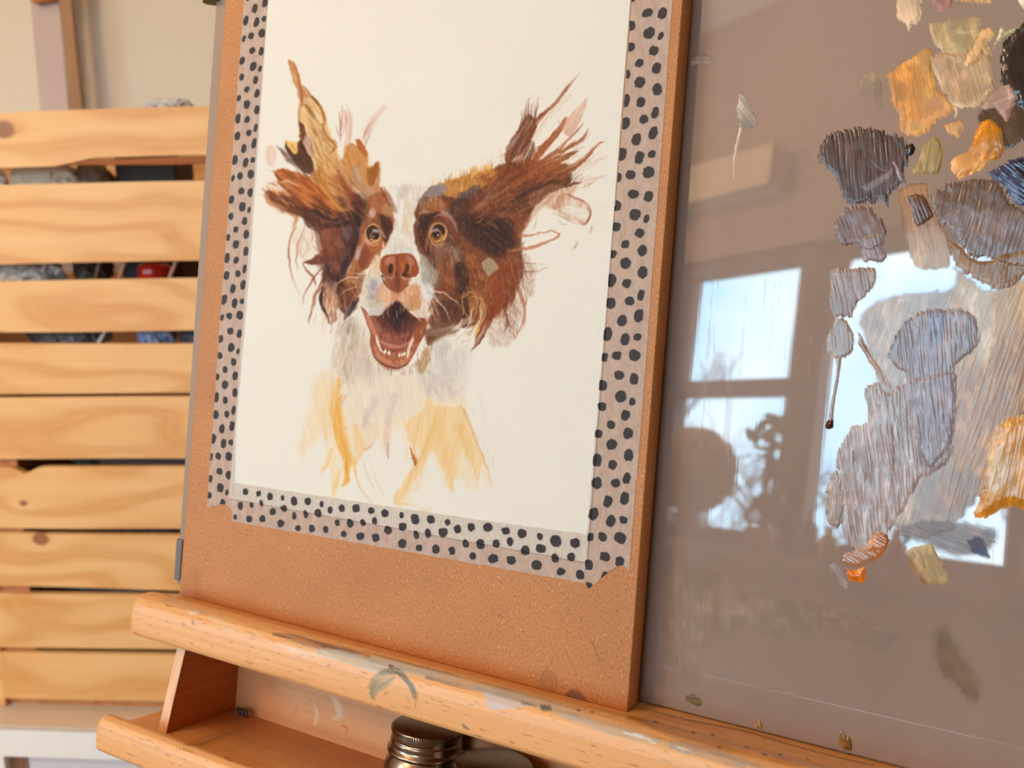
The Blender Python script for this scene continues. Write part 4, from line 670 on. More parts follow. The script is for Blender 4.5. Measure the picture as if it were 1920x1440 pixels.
# ================================================================ the painted sheet
PZ = .0004
cv = make_portrait()
xs = np.arange(-.2557, -.0250, .00026); ys = np.arange(.0628, .3675, .00026)
X, Y = np.meshgrid(xs, ys); Pp = np.stack([X, Y, np.full(X.shape, PZ)], -1)
px, py = pix(Pp)
gx = np.clip((px - cv.x0) / cv.st, 0, cv.w - 1.001); gy = np.clip((py - cv.y0) / cv.st, 0, cv.h - 1.001)
i = gx.astype(int); j = gy.astype(int); fx = (gx - i)[..., None]; fy = (gy - j)[..., None]
def bil(A):
    A = A if A.ndim == 3 else A[..., None]
    return (A[j, i] * (1 - fx) + A[j, i + 1] * fx) * (1 - fy) + (A[j + 1, i] * (1 - fx) + A[j + 1, i + 1] * fx) * fy
col = np.clip(bil(cv.C), 0, 1); inside = (gy > 0) & (gy < cv.h - 1.01)
rgb = lin(col * 255) * .76; hg = bil(cv.hgt)[..., 0]
ribs = .5 + .5 * np.cos(2 * math.pi * X / .00098)
Pp[..., 2] += ribs * .000045 + hg * .00012
rgba = np.concatenate([rgb, np.ones(rgb.shape[:2] + (1,))], -1)
Pp[0, :, 2] = Pp[-1, :, 2] = 0; Pp[:, 0, 2] = Pp[:, -1, 2] = 0
v, f, a = grid_np(Pp, None, rgba)
def paperbump(nt, bs, nd, L):
    t = nd('TexCoord'); n = nd('TexNoise', _Scale=1800., _Detail=2.); L(t.outputs['Object'], n.inputs[0])
    b = nd('Bump', _Strength=.25, _Distance=.00012); L(n.outputs[0], b.inputs['Height']); L(b.outputs[0], bs.inputs['Normal'])
link('dog_portrait', mesh_np('dog_portrait', v, f, {'paint': a}, smooth=True), attr_mat('painted_paper', .6, spec=.15, bump=paperbump), M=MB,
     label='ribbed white sheet painted with a happy brown and white spaniel, ears flying', cat='painting')
# ================================================================ dotted tape
tape_m = attr_mat('dotted_tape', .6, alpha=True, spec=.3)
_z6 = [(367, 107, 88, 75, 0), (492, 112, 75, 95, 15), (232, 215, 78, 88, 10), (383, 272, 95, 100, 0), (477, 297, 48, 68, 30), (229, 387, 74, 78, 0), (420, 418, 76, 84, 40), (302, 518, 70, 72, 10), (443, 558, 75, 97, 22), (199, 612, 62, 76, 30), (305, 675, 88, 96, 20),
       (448, 733, 80, 100, 0), (188, 827, 77, 113, 8), (315, 838, 75, 80, 20), (432, 922, 60, 96, 18), (339, 978, 75, 74, 0), (185, 1010, 82, 99, 8), (414, 1088, 74, 112, 26), (276, 1142, 76, 104, 22), (158, 1265, 78, 112, 24), (302, 1292, 75, 108, 16), (404, 1263, 66, 64, 0), (232, 1432, 80, 76, 20), (378, 1412, 98, 94, 20), (134, 1455, 50, 76, 18)]
_pat = []
for (cx, cy, w_, h_, r_) in _z6:
    b0 = board(1130 + cx / 4.363, cy / 4.363); _pat.append((float(b0[0]), float(b0[1]), w_, h_, r_))
PER = float(board(1214.1, 24.5)[1] - board(1188.2, 364.1)[1])
def px_dots(L_, s, ox, oy): return [(ox + x / s, oy + y / s, w / s, h / s) for x, y, w, h in L_]
bdots = px_dots([(375,190,50,60),(487,208,45,50),(585,230,55,65),(692,243,32,48),(790,272,60,80),(908,272,55,65),(1027,297,38,50),(1100,347,45,65),(1200,332,55,65),(1321,332,65,70),(1452,352,58,55),(1567,375,68,70),(1710,393,42,55),(1825,425,72,92),
 (327,312,50,70),(422,308,42,55),(508,290,32,62),(604,362,55,65),(700,335,58,60),(785,397,38,70),(886,383,42,72),(995,375,62,80),(1157,457,45,60),(1265,460,60,78),(1378,458,52,62),(1480,440,45,68),(1590,520,68,75),(1720,490,70,72),(1833,560,50,80),
 (283,408,34,50),(402,427,60,62),(515,425,55,65),(672,463,60,68),(818,503,50,50),(940,508,55,68),(1057,517,48,65),(1209,555,48,58),(1355,573,75,68),(1485,585,68,75),(1713,635,75,80),(1858,675,62,58)], 4.571, 380, 880) + \
 px_dots([(215,233,65,72),(350,256,45,55),(433,315,60,72),(545,298,65,72),(681,300,78,75),(828,325,70,65),(960,350,80,80),(1105,372,52,62),(1235,413,88,100),(1395,427,82,82),
 (191,348,52,78),(314,340,75,82),(495,430,55,70),(618,435,72,85),(747,432,60,68),(862,417,55,75),(987,488,80,78),(1113,472,85,72),(1228,550,62,80),(1363,543,65,72),
 (252,478,65,75),(384,490,58,70),(555,532,58,65),(720,555,88,75),(868,567,80,80),(1077,610,90,85),(1275,662,75,65),(1435,687,72,85)], 4.3636, 760, 920)
SV = float(np.linalg.norm(board(1190, 200) - board(1190, 201)))          # metres per pixel up the right tape
SH = float(np.linalg.norm(board(1190, 200) - board(1191, 200)))
PXB = lambda x, y: tuple(board(x, y)[:2])
def tape(name, x0, x1, y0, y1, dots, outline, label, z=0., seed=0):
    """dots in board coords: (x, y, rx, ry, shear)"""
    st_ = .00026; xs = np.arange(x0, x1 + st_, st_); ys = np.arange(y0, y1 + st_, st_); X, Y = np.meshgrid(xs, ys)
    wx = X + (noise(X * 700, Y * 700, 21 + seed) - .5) * .0006 + (noise(X * 2400, Y * 2400, 3) - .5) * .0002; wy = Y + (noise(X * 700 + 9, Y * 700, 25 + seed) - .5) * .0006
    A = np.zeros(X.shape)
    for (dx, dy, rx, ry, sh) in dots:
        k = (np.abs(X - dx) < .0045) & (np.abs(Y - dy) < .0045)
        if k.any():
            u = (wx[k] - dx); q = (wy[k] - dy); c_, s_ = math.cos(sh), math.sin(sh); uu = (u * c_ + q * s_) / rx; vv = (-u * s_ + q * c_) / ry
            A[k] = np.maximum(A[k], 1 - sm(.9, 1.08, (np.abs(uu) ** 2.3 + np.abs(vv) ** 2.3) ** (1 / 2.3)))
    fib = .5 * noise(X * 900, Y * 500, 31) + .5 * noise(X * 300, Y * 160, 32)
    base = lin((238, 220, 204)) * .80; dark = lin((52, 42, 40)) * .85
    rgb = base * (1 + .1 * (fib[..., None] - .5)); rgb = rgb * (1 - A[..., None]) + dark * (1 + .5 * (fib[..., None] - .5)) * A[..., None]
    al = (.50 + .16 * (fib - .5)) * (1 - A) + A
    onp = (X > -.2557) & (X < -.0250) & (Y > .0628)
    px_, py_ = X, Y
    dist = np.minimum(np.minimum(X + .2557, -.0250 - X), Y - .0628); zz = PZ * 1.2 * sm(-.0005, .0001, dist) + .00012 + z + .00004 * noise(X * 60, Y * 60, 44)
    keep = np.ones(X.shape, bool)
    if outline is not None:
        P_ = np.array([PXB(*q) for q in outline]); ins = np.zeros(X.shape, bool)
        for i_ in range(len(P_)):
            ax, ay = P_[i_]; bx, by = P_[i_ - 1]
            cnd = (ay > Y) != (by > Y)
            if by != ay: ins ^= cnd & (X < (bx - ax) * (Y - ay) / (by - ay) + ax)
        keep = ins
    P = np.stack([X, Y, zz], -1); v, f, a = grid_np(P, keep, np.concatenate([rgb, al[..., None]], -1))
    return link(name, mesh_np(name, v, f, {'paint': a}, smooth=True), tape_m, M=MB, label=label, cat='tape', group='strips of dotted tape round the painting')
def pat_dots(ox, oy, k0, k1):
    out = []
    for k in range(k0, k1):
        for (x, y, w_, h_, r_) in _pat: out.append((x + ox, y + oy - k * PER, w_ / 2 / 4.363 * SH * 1.02, h_ / 2 / 4.363 * SV * 1.0, -math.radians(r_) * .6))
    return out
tape('masking_tape', -.0320, -.0035, .045, .3760, pat_dots(0, 0, -1, 5), [(1180, 1075), (1175, 1065), (1169, 1061), (1163, 1060), (1156, 1063), (1150, 1067), (1143, 1070), (1139, 1076), (1133, 1079), (1127, 1084), (1123, 1091), (1118, 1095), (1113, 1098), (1108, 1100), (1103, 1104), (1099, 1097), (1097, 1060), (1100, 1000), (1130, 660), (1170, 200), (1214, -400), (1300, -400), (1262, 0), (1206, 760)],
     'nearest strip of black-dotted tape, down the right edge of the painting', .0002, 1)
big = board(1217.8, 61.9); lb = board(475, 124)
tape('masking_tape', -.2790, -.2520, .045, .3860, pat_dots(float(lb[0] - big[0]), float(lb[1] - big[1]), -3, 6), [(388, 953), (392, 951), (398, 952), (406, 948), (413, 946), (420, 946), (427, 948), (433, 956), (440, 950), (444, 800), (470, 500), (520, -240), (476, -240), (420, 500)],
     'strip of black-dotted tape down the left edge of the painting', 0., 2)
bd = []
for (x, y, w_, h_) in bdots:
    b0 = board(x, y); s1 = np.linalg.norm(board(x + 1, y) - b0); s2 = np.linalg.norm(board(x, y + 1) - b0); bd.append((float(b0[0]), float(b0[1]), w_ / 2 * s1, h_ / 2 * s2, .25))
tape('masking_tape', -.2540, -.0200, .0480, .0790, bd, [(436, 904), (433, 920), (437, 940), (434, 955), (437, 966), (434, 978), (600, 1006), (760, 1034), (900, 1059), (1098, 1094), (1104, 1060), (1104, 1001), (900, 974), (700, 944)],
     'strip of black-dotted tape along the bottom edge of the painting', .0001, 3)
tape('masking_tape', -.2620, -.0180, .3560, .3830, [(-.262 + .42 - y_, x_ + .3870, ry_, rx_, s_) for (x_, y_, rx_, ry_, s_) in pat_dots(0, 0, -2, 5)], None, 'strip of dotted tape across the top edge of the painting, almost out of view', .0001, 4)
# ================================================================ glass palette and its paint
gp = empty('glass_palette', MP @ T((.04, 0, 0)), 'large grey glass palette smeared with oil paint, leaning behind the board', 'palette')
def glassmat():
    def b(nt, bs, nd, L, out):
        v = coords(nd, L, (9, 2.2, 1)); n = nd('TexNoise', _Scale=1., _Detail=4.); L(v, n.inputs[0])
        r = ramp(nd, [(.35, lc((152, 130, 118))), (.65, lc((165, 143, 130)))]); L(n.outputs[0], r.inputs[0]); L(r.outputs[0], bs.inputs['Base Color'])
        bs.inputs['Roughness'].default_value = .02; bs.inputs['IOR'].default_value = 1.8; bs.inputs['Specular IOR Level'].default_value = .5
        v2 = coords(nd, L, (700, 10, 1)); n2 = nd('TexNoise', _Scale=1., _Detail=3.); L(v2, n2.inputs[0]); bp = nd('Bump', _Strength=.02, _Distance=.0001); L(n2.outputs[0], bp.inputs['Height']); L(bp.outputs[0], bs.inputs['Normal'])
    return mat('grey_glass', b)
GX0, GX1, GY1 = -.3133 - .04, .38, .60
link('glass_panel', bm_mesh('glass_panel', box_bm(GX0, GX1, .0005, GY1, -.005, 0, .0008, 2)), glassmat(), gp)
SX0, SY0, SX1, SY1 = 1230, -60, 2000, 1420
HM = np.zeros((SY1 - SY0 + 1, SX1 - SX0 + 1), np.float32)
nb = [0]
def _wr(c): return tuple(float(v) for v in (c[0] * 1.03, c[1] * .985, c[2] * .93))
def blob(label, P, col, h=.35, ridge=(85, .06), alpha=1., rough=.3, wob=3., ops=None, step=1.2, edge=5., col2=None, fade=None, nm='paint_dab', hf=1.6, kw=.5):
    P = pts(P); x0, y0 = P.min(0) - 8; x1, y1 = P.max(0) + 8
    col = _wr(col); cv = Canvas(x0, y0, x1, y1, col, step); cv.seed = 100 + nb[0] * 7
    K, D = cv.mask(P, 1, wob, True, wf=.09)
    X, Y = cv.X, cv.Y; Df = np.full(X.shape, -9.); Df[K] = D
    rough = rough * .75 if rough < .35 else rough
    a_ = math.radians(ridge[0]); u = X * math.cos(a_) + Y * math.sin(a_); w = -X * math.sin(a_) + Y * math.cos(a_); sd = nb[0] * 13.7
    w = w + 6 * noise(u * .012 + sd, w * .02, 71)
    rd = noise(u * .025 + sd, w * kw, 51) * .6 + noise(u * .06 + sd, w * kw * 2.2, 52) * .4
    Df = Df - hf * 3 * (noise(u * .05 + sd, w * .6, 53) - .35) - (2.6 if hf > 1 else .4) * (fbm(X * .16 + sd, Y * .16, 57) - .45)
    lowc = fbm(X * .03 + sd, Y * .03, 58) - .5; cv.C = cv.C * (1 + .35 * lowc[..., None] + np.array([.10, 0, -.14], np.float32) * (fbm(X * .05, Y * .02 + sd, 59) - .5)[..., None])
    if col2 is not None:
        m = sm(.35, .7, rd)[..., None]; cv.C = cv.C * (1 - m) + np.array(col2, np.float32) / 255 * m
    cv.C *= (1 + .18 * (rd[..., None] - .5))
    if ops: ops(cv)
    sp_ = sm(.52, .75, fbm(X * .07 + sd, Y * .035, 67))[..., None]; cv.C = cv.C * (1 + .16 * sp_)
    own = .8 * h * sm(0, edge * 1.6, Df) * (.75 + .5 * noise(X * .05 + sd, Y * .05, 54)) + 1.15 * ridge[1] * (rd - .5) * 2 * sm(0, 3, Df) + .035 * (fbm(X * .25 + sd, Y * .25, 55) - .5) * min(1, h * 4)
    ii = np.clip((X - SX0).astype(int), 0, HM.shape[1] - 1); jj = np.clip((Y - SY0).astype(int), 0, HM.shape[0] - 1)
    base = HM[jj, ii]; keep = Df > 0
    z = np.where(Df > 1.5 * step * .6, np.maximum(base + .02 + own, .01), base - .03)
    g = glass(X, Y)
    P3 = np.stack([g[..., 0] - .04, g[..., 1], z * .001], -1)
    al = np.full(X.shape, float(alpha)) * (sm(0, fade, Df) if fade else 1)
    if alpha < 1: al = np.clip(al * (.7 + .6 * rd), 0, 1)
    kk = keep.copy(); kk[:-1] |= keep[1:]; kk[1:] |= keep[:-1]; kk[:, 1:] |= keep[:, :-1]; kk[:, :-1] |= keep[:, 1:]
    v, f, a = grid_np(P3, kk, np.concatenate([lin(np.clip(cv.C, 0, 1) * 255) * .85, al[..., None]], -1))
    tr = alpha < 1 or fade
    m = attr_mat('oil_paint_%s_%d' % ('film' if tr else 'body', int(rough * 100)), rough, alpha=bool(tr), spec=.5)
    link(nm, mesh_np(nm, v, f, {'paint': a}, smooth=True), m, gp, label=label)
    if h > .02:
        jj2 = np.clip((Y[kk] - SY0).astype(int), 0, HM.shape[0] - 1); ii2 = np.clip((X[kk] - SX0).astype(int), 0, HM.shape[1] - 1)
        zz = np.where(keep, base + .02 + h * sm(0, edge, Df) * .8, base)[kk]
        for dy in (0, 1):
            for dx in (0, 1): 
                a1 = np.clip(jj2 + dy, 0, HM.shape[0] - 1); b1 = np.clip(ii2 + dx, 0, HM.shape[1] - 1); HM[a1, b1] = np.maximum(HM[a1, b1], zz)
    nb[0] += 1
S = lambda *a, **k: (lambda c: c.stroke(*a, **k))
def many(*fs):
    def g(c):
        for f in fs: f(c)
    return g
Pt = lambda *a, **k: (lambda c: c.patch(*a, **k))
# thin films first
blob('pale wiped film on the glass', "1238,1060 1300,1050 1380,1070 1400,1100 1420,1140 1400,1200 1330,1220 1310,1290 1236,1240", (186, 166, 150), .0, (85, .004), .24, .12, 6, fade=22, nm='paint_film')
blob('pale wiped film on the glass', "1380,1100 1470,1110 1520,1120 1600,1140 1690,1190 1640,1230 1560,1200 1500,1200 1410,1190", (184, 166, 150), .0, (20, .004), .24, .12, 8, fade=20, nm='paint_film')
blob('olive film on the glass', "1740,1180 1780,1160 1810,1220 1850,1290 1830,1330 1790,1300 1750,1260", (140, 118, 92), .0, (60, .004), .4, .14, 8, fade=22, nm='paint_film')
for k, (x, y0, y1, w_) in enumerate([(1338, 520, 900, 5), (1352, 470, 980, 3), (1376, 340, 520, 2.4), (1372, 700, 1000, 9), (1398, 560, 700, 4), (1418, 450, 640, 2), (1440, 470, 620, 3), (1456, 480, 800, 3), (1474, 380, 600, 3), (1480, 560, 1010, 3), (1500, 520, 900, 2.4), (1524, 600, 930, 2.6), (1544, 640, 1000, 2.6), (1560, 820, 960, 2), (1392, 780, 1060, 4), (1334, 950, 1240, 2.4), (1420, 900, 1040, 3), (1290, 900, 1060, 3), (1842, 1000, 1100, 2.6), (1866, 990, 1120, 3), (1340, 40, 120, 2), (1450, 190, 420, 2)]):
    s_ = -.075 * (y1 - y0); blob('thin vertical streak wiped down the glass', [(x - w_, y0), (x + w_ * .6, y0 - 6), (x + w_ + s_ * .5, (y0 + y1) / 2), (x + w_ * .6 + s_, y1), (x - w_ * .6 + s_, y1 + 8), (x - w_ + s_ * .5, (y0 + y1) / 2)], (186, 170, 158), .0, (86, .006), .13, .2, 1.5, fade=3, nm='paint_streak', kw=1.)
blob('faint straight pale scratch low on the glass', [(1236, 1241), (1360, 1268), (1490, 1299), (1490, 1302), (1360, 1271), (1236, 1244)], (168, 150, 138), .01, (10, .004), .7, .3, .5, fade=1.5, nm='paint_streak', step=.8, hf=.2)
blob('pale grey smudge beside the board', "1292,104 1318,98 1340,108 1348,117 1320,124 1292,125", (176, 162, 150), .1, (5, .05), .8, .4, 2, fade=5)
blob('white pointed smear shaped like a flag', "1388,162 1396,174 1404,192 1416,212 1420,232 1410,242 1392,246 1383,232 1380,205", (166, 162, 152), .08, (55, .05), .9, .3, 1.2, fade=3)
blob('thin white trickle below the flag-shaped smear', "1386,236 1392,244 1386,270 1380,300 1378,334 1374,334 1374,304 1376,280 1382,254", (196, 186, 170), .2, (95, .04), 1, .3, .8, edge=3, hf=.3)
blob('dry whitish bristle marks', "1610,135 1640,130 1655,150 1660,200 1640,212 1632,180 1612,186 1606,160", (176, 156, 132), .03, (98, .05), .45, .35, 3, fade=6, hf=3, kw=.6)
blob('translucent ochre patch under the grey paints', "1680,356 1708,342 1740,346 1748,380 1772,430 1784,470 1776,505 1722,505 1704,480 1694,440 1686,400", (170, 125, 78), .05, (80, .03), .92, .3, 3, fade=6, ops=many(Pt("1696,440 1760,440 1784,500 1720,510 1700,480", (200, 176, 152), .75, 14, 6), Pt("1716,430 1760,424 1780,460 1750,470 1724,452", (186, 146, 112), .7, 6, 4)))
blob('wide pearly glaze scraped over the middle of the glass', "1640,562 1690,546 1780,536 1784,500 1802,500 1850,540 1900,522 1990,505 1990,700 1960,760 1900,800 1870,900 1820,960 1790,990 1712,1010 1670,985 1650,900 1640,820 1650,760 1625,660 1605,600", (176, 156, 138), .06, (108, .02), .88, .24, 5, fade=14, kw=.42,
     ops=many(Pt("1790,520 1990,500 1990,640 1860,700 1800,760 1790,640", (200, 148, 78), .92, 24, 8, ang=108), Pt("1780,700 1990,600 1990,800 1900,800 1870,900 1800,960 1770,900", (176, 120, 50), .97, 26, 10, ang=108), Pt("1700,900 1800,880 1850,920 1800,980 1720,1000", (128, 100, 78), .7, 20, 8, ang=100), Pt("1790,540 1850,530 1860,620 1840,680 1800,560", (206, 194, 180), .6, 14, 6, ang=112), Pt("1750,900 1790,890 1800,950 1750,960", (160, 104, 44), .6, 16, 6, ang=100)))
blob('grey-mauve smudge under the glaze', "1680,985 1740,970 1830,975 1880,1000 1850,1040 1790,1050 1720,1020 1690,1030", (124, 106, 98), .02, (20, .015), .7, .3, 6, fade=16)
blob('dark blue smudge right of the beige dab', "1808,1010 1832,1000 1850,1012 1858,1046 1846,1050 1818,1036", (70, 68, 86), .05, (55, .03), .9, .35, 3, fade=9, ops=Pt("1824,1034 1850,1030 1856,1046 1840,1046", (60, 74, 120), .7, 4, 2))
# opaque paint, back to front
blob('cream dab at the top of the palette', "1684,-24 1681,6 1679,30 1685,40 1694,44 1699,52 1704,60 1710,50 1720,44 1726,36 1729,30 1728,10 1732,-20", (226, 200, 168), .7, (80, .08), 1, .42, 2.4)
blob('mauve dab between the cream and yellow dabs', "1742,-16 1748,6 1756,12 1758,22 1766,25 1778,20 1785,12 1788,-14", (168, 124, 118), .6, (60, .06), 1, .4, 2)
blob('mustard dab cut off by the top edge', "1786,-26 1786,2 1800,2 1812,5 1822,8 1832,6 1842,10 1854,8 1862,2 1868,-26", (202, 164, 100), .6, (80, .06), 1, .4, 2.4)
blob('small white dab in the top right corner', "1908,-14 1910,6 1918,16 1930,22 1960,20 1960,-14", (214, 200, 180), .6, (60, .06), 1, .4, 2)
blob('brown translucent pool under the black paint', "1828,214 1850,196 1880,186 1920,176 1980,170 1980,260 1920,268 1896,282 1862,284 1840,262", (82, 66, 50), .15, (70, .02), .96, .2, 4, fade=8)
blob('glossy black paint at the right edge', "1874,88 1890,66 1906,50 1930,36 1990,30 1990,200 1930,206 1906,196 1888,176 1876,150", (36, 31, 33), .5, (80, .008), 1, .16, 4, edge=12)
blob('pale olive scraped patch', "1742,44 1760,40 1790,34 1836,30 1838,56 1830,84 1818,104 1796,116 1774,106 1752,84 1742,60", (178, 158, 118), .25, (75, .05), 1, .4, 2.4, ops=many(S("1786,58 1808,62 1836,56", [1, 3, 1], (206, 184, 140), .7), Pt("1768,80 1800,84 1810,108 1784,110", (204, 172, 124), .6, 6, 4)))
blob('large yellow ochre patch', "1659,142 1686,122 1712,104 1736,90 1750,100 1752,140 1762,170 1790,196 1786,212 1764,226 1746,240 1738,252 1716,258 1694,252 1684,236 1686,216 1672,196 1668,170", (208, 144, 66), .4, (82, .05), 1, .4, 2.6,
     ops=many(Pt("1706,108 1744,94 1752,150 1760,180 1730,180 1720,140 1700,124", (190, 148, 80), .8, 8, 4, ang=85), Pt("1730,186 1760,176 1788,198 1776,216 1748,228 1728,220", (210, 150, 92), .85, 5, 3, ang=20), Pt("1688,226 1740,230 1736,252 1700,252", (206, 154, 84), .7, 5, 3), Pt("1690,130 1726,120 1740,170 1700,180", (214, 142, 54), .7, 8, 4, ang=85)))
blob('broad beige patch with a light fringed rim', "1744,102 1768,96 1800,100 1830,90 1856,100 1860,130 1868,156 1856,180 1836,200 1818,202 1806,204 1790,200 1778,190 1764,172 1756,150 1746,126", (188, 156, 120), .45, (70, .07), 1, .4, 2.6,
     ops=many(S("1768,184 1786,198 1806,203 1826,200 1844,186 1856,168", [4, 7, 7, 6, 5, 3], (220, 192, 146), .85, .3), Pt("1800,120 1850,110 1860,150 1830,160", (204, 170, 124), .6, 8, 4), S("1760,172 1772,178 1780,180", [1, 2, 1], (140, 84, 56), .6)))
blob('light peach ridge with a torn edge', "1838,58 1854,52 1864,58 1862,72 1850,80 1856,92 1860,104 1844,102 1836,118 1820,128 1808,120 1818,98 1830,78", (218, 180, 126), .7, (60, .1), 1, .4, 2)
blob('pale squiggle of stiff paint', "1862,84 1870,66 1878,50 1884,58 1880,64 1896,54 1908,52 1900,60 1886,68 1872,80 1862,94", (204, 196, 156), .7, (30, .08), 1, .35, 1.2, edge=3)
blob('dusty mauve strokes beside the black', "1834,200 1850,184 1866,166 1890,160 1906,184 1900,204 1888,228 1876,218 1864,206 1846,206", (164, 134, 122), .35, (150, .08), 1, .4, 2.4, ops=S("1860,196 1880,188 1904,180", [1, 2, .6], (206, 180, 162), .7))
blob('small cream drip under the beige patch', "1788,200 1796,202 1798,210 1794,222 1788,222 1790,210", (216, 196, 156), .5, (90, .04), 1, .35, .8, edge=3, hf=.4)
blob('small peach dab on bare glass', "1768,236 1780,229 1800,226 1810,232 1806,246 1800,260 1786,254 1774,250", (224, 172, 114), .6, (60, .08), 1, .4, 1.6)
blob('glossy orange stroke', "1816,280 1824,256 1834,236 1848,224 1862,226 1876,240 1884,262 1882,290 1866,300 1840,296", (204, 130, 30), .6, (80, .04), 1, .14, 1.6, ops=Pt("1866,250 1886,254 1886,300 1868,300", (168, 124, 84), .8, 4, 2, ang=88))
blob('thick peach stroke over the orange one', "1856,254 1864,262 1866,280 1856,302 1842,318 1826,326 1806,334 1800,340 1792,330 1780,316 1786,298 1806,286 1822,274 1836,262", (224, 160, 90), 1., (125, .08), 1, .34, 1.6, edge=8)
blob('olive yellow dab with brush ridges', "1722,300 1726,282 1738,264 1752,254 1766,268 1770,296 1764,318 1750,328 1732,330 1712,328 1708,318 1716,310", (178, 152, 88), .6, (98, .12), 1, .36, 2, col2=(150, 126, 70), kw=.35)
blob('dark brown ridged patch', "1538,270 1550,252 1570,244 1592,240 1616,237 1640,240 1664,248 1690,254 1700,264 1704,290 1700,316 1694,340 1678,356 1668,372 1664,390 1650,376 1640,384 1620,382 1600,386 1582,376 1572,352 1560,326 1546,314 1534,296", (62, 44, 41), .35, (84, .11), 1, .3, 2.6, col2=(88, 66, 60), kw=.42, hf=3.2,
     ops=many(Pt("1616,352 1640,336 1664,322 1676,318 1668,334 1640,350 1626,358", (138, 126, 126), .8, 4, 3, ang=-30), S("1632,300 1650,316 1672,322", [1, 2, 1], (160, 150, 146), .6, .6), Pt("1570,270 1610,268 1612,282 1576,286", (112, 84, 80), .5, 6, 3)))
blob('round black bead on the brown patch', "1700,272 1710,268 1717,276 1714,288 1704,294 1698,284", (24, 17, 18), .9, (85, .02), 1, .1, .6, edge=7, hf=.3)
blob('grey bristle stroke crossing the brown patch', "1672,302 1680,304 1690,320 1700,340 1700,350 1692,346 1680,326", (130, 112, 112), .3, (58, .1), 1, .3, 1, edge=3)
blob('mottled mauve-brown patch', "1584,388 1606,384 1626,384 1644,402 1662,420 1662,444 1650,462 1624,468 1604,458 1580,462 1566,444 1562,424 1572,404", (116, 92, 88), .35, (70, .08), 1, .34, 3.4, hf=2.4)
blob('grey striped stub below the mauve-brown patch', "1604,446 1626,440 1652,440 1658,462 1664,482 1650,494 1634,490 1622,494 1612,472", (128, 114, 116), .4, (74, .16), 1, .3, 1.6, kw=.45)
blob('grey-brown mass of reworked paint', "1744,372 1760,352 1790,340 1830,334 1862,336 1884,352 1896,378 1930,396 1990,410 1990,500 1920,500 1880,496 1850,484 1822,484 1796,456 1776,430 1756,410 1746,392", (108, 86, 76), .4, (108, .12), 1, .26, 3.4, hf=2.4, kw=.45,
     ops=many(Pt("1770,400 1880,396 1990,420 1990,500 1860,494 1800,456", (136, 122, 120), .75, 12, 6, ang=100), Pt("1790,344 1860,340 1880,370 1800,380", (104, 80, 66), .7, 8, 4)))
blob('navy blue paint at the right edge', "1852,322 1880,306 1912,294 1990,280 1990,400 1920,388 1896,372 1880,348 1862,340", (56, 60, 96), .4, (40, .08), 1, .16, 3, ops=many(Pt("1900,300 1990,290 1990,340 1920,336 1904,320", (20, 12, 34), .95, 4, 3), S("1894,340 1904,362 1900,384", [3, 8, 3], (112, 128, 160), .8, .4)))
blob('small brown brushmark with raised lines', "1702,366 1716,362 1734,366 1744,384 1752,402 1742,416 1726,426 1716,426 1708,400", (92, 62, 50), .45, (68, .16), 1, .26, 1.4, kw=.5)
blob('amber-brown paint under the grey mass', "1776,452 1792,452 1820,480 1850,486 1884,476 1930,470 1990,480 1990,512 1930,516 1904,534 1876,544 1850,536 1824,522 1796,500 1782,480", (132, 98, 60), .2, (100, .05), 1, .3, 4, ops=many(Pt("1790,470 1830,500 1826,524 1800,500", (176, 118, 40), .7, 8, 4), Pt("1900,478 1990,470 1990,500 1920,500", (130, 132, 142), .7, 8, 4)))
blob('knife-scraped grey smear', "1554,508 1568,500 1600,502 1640,500 1644,524 1634,546 1620,560 1608,572 1602,590 1612,606 1596,596 1580,598 1562,594 1552,570 1556,540", (158, 140, 132), .28, (80, .13), 1, .26, 2.4, col2=(130, 104, 98), kw=.4)
blob('teardrop of grey paint', "1578,592 1590,604 1600,622 1603,648 1596,664 1584,674 1568,674 1554,664 1547,650 1552,628 1564,604", (152, 138, 132), .25, (85, .1), 1, .28, 1.6, kw=.5)
blob('long thin drip below the teardrop', "1566,672 1578,672 1575,700 1570,730 1566,760 1562,792 1552,792 1556,760 1562,730 1567,700", (156, 142, 138), .5, (94, .05), 1, .14, .8, edge=4, hf=.4)
blob('dark brown bead at the end of the drip', "1552,788 1562,788 1564,798 1560,804 1550,805 1546,800 1548,792", (84, 48, 30), 1.3, (90, .01), 1, .1, .3, edge=7, hf=.2)
blob('wavering beaded ridge of pale paint', "1606,622 1614,626 1626,648 1638,668 1652,690 1662,708 1672,728 1664,730 1650,712 1634,690 1618,664 1608,644", (164, 142, 130), .35, (60, .12), 1, .22, 2.4, hf=2)
blob('broad mauve-grey smear dragged downwards', "1590,806 1604,796 1622,790 1622,760 1620,732 1634,720 1648,716 1660,734 1690,720 1740,706 1792,700 1794,760 1790,820 1784,858 1764,880 1742,892 1724,904 1708,930 1690,966 1668,1000 1664,1024 1630,1034 1600,1030 1582,1004 1580,960 1576,906 1566,866 1576,830", (158, 140, 136), .3, (84, .16), 1, .24, 3, col2=(176, 164, 162), kw=.36, hf=2.4,
     ops=many(Pt("1690,720 1794,700 1790,820 1764,880 1730,890 1710,800", (140, 122, 124), .7, 12, 5, ang=84), S("1664,760 1676,840 1672,900 1660,980", [1, 1.6, 1.6, 1], (120, 70, 56), .7, .3)))
blob('grey tongue beside the big smear', "1556,890 1570,880 1580,900 1584,940 1580,984 1560,990 1548,968 1546,930", (150, 134, 128), .3, (92, .1), 1, .2, 1.6)
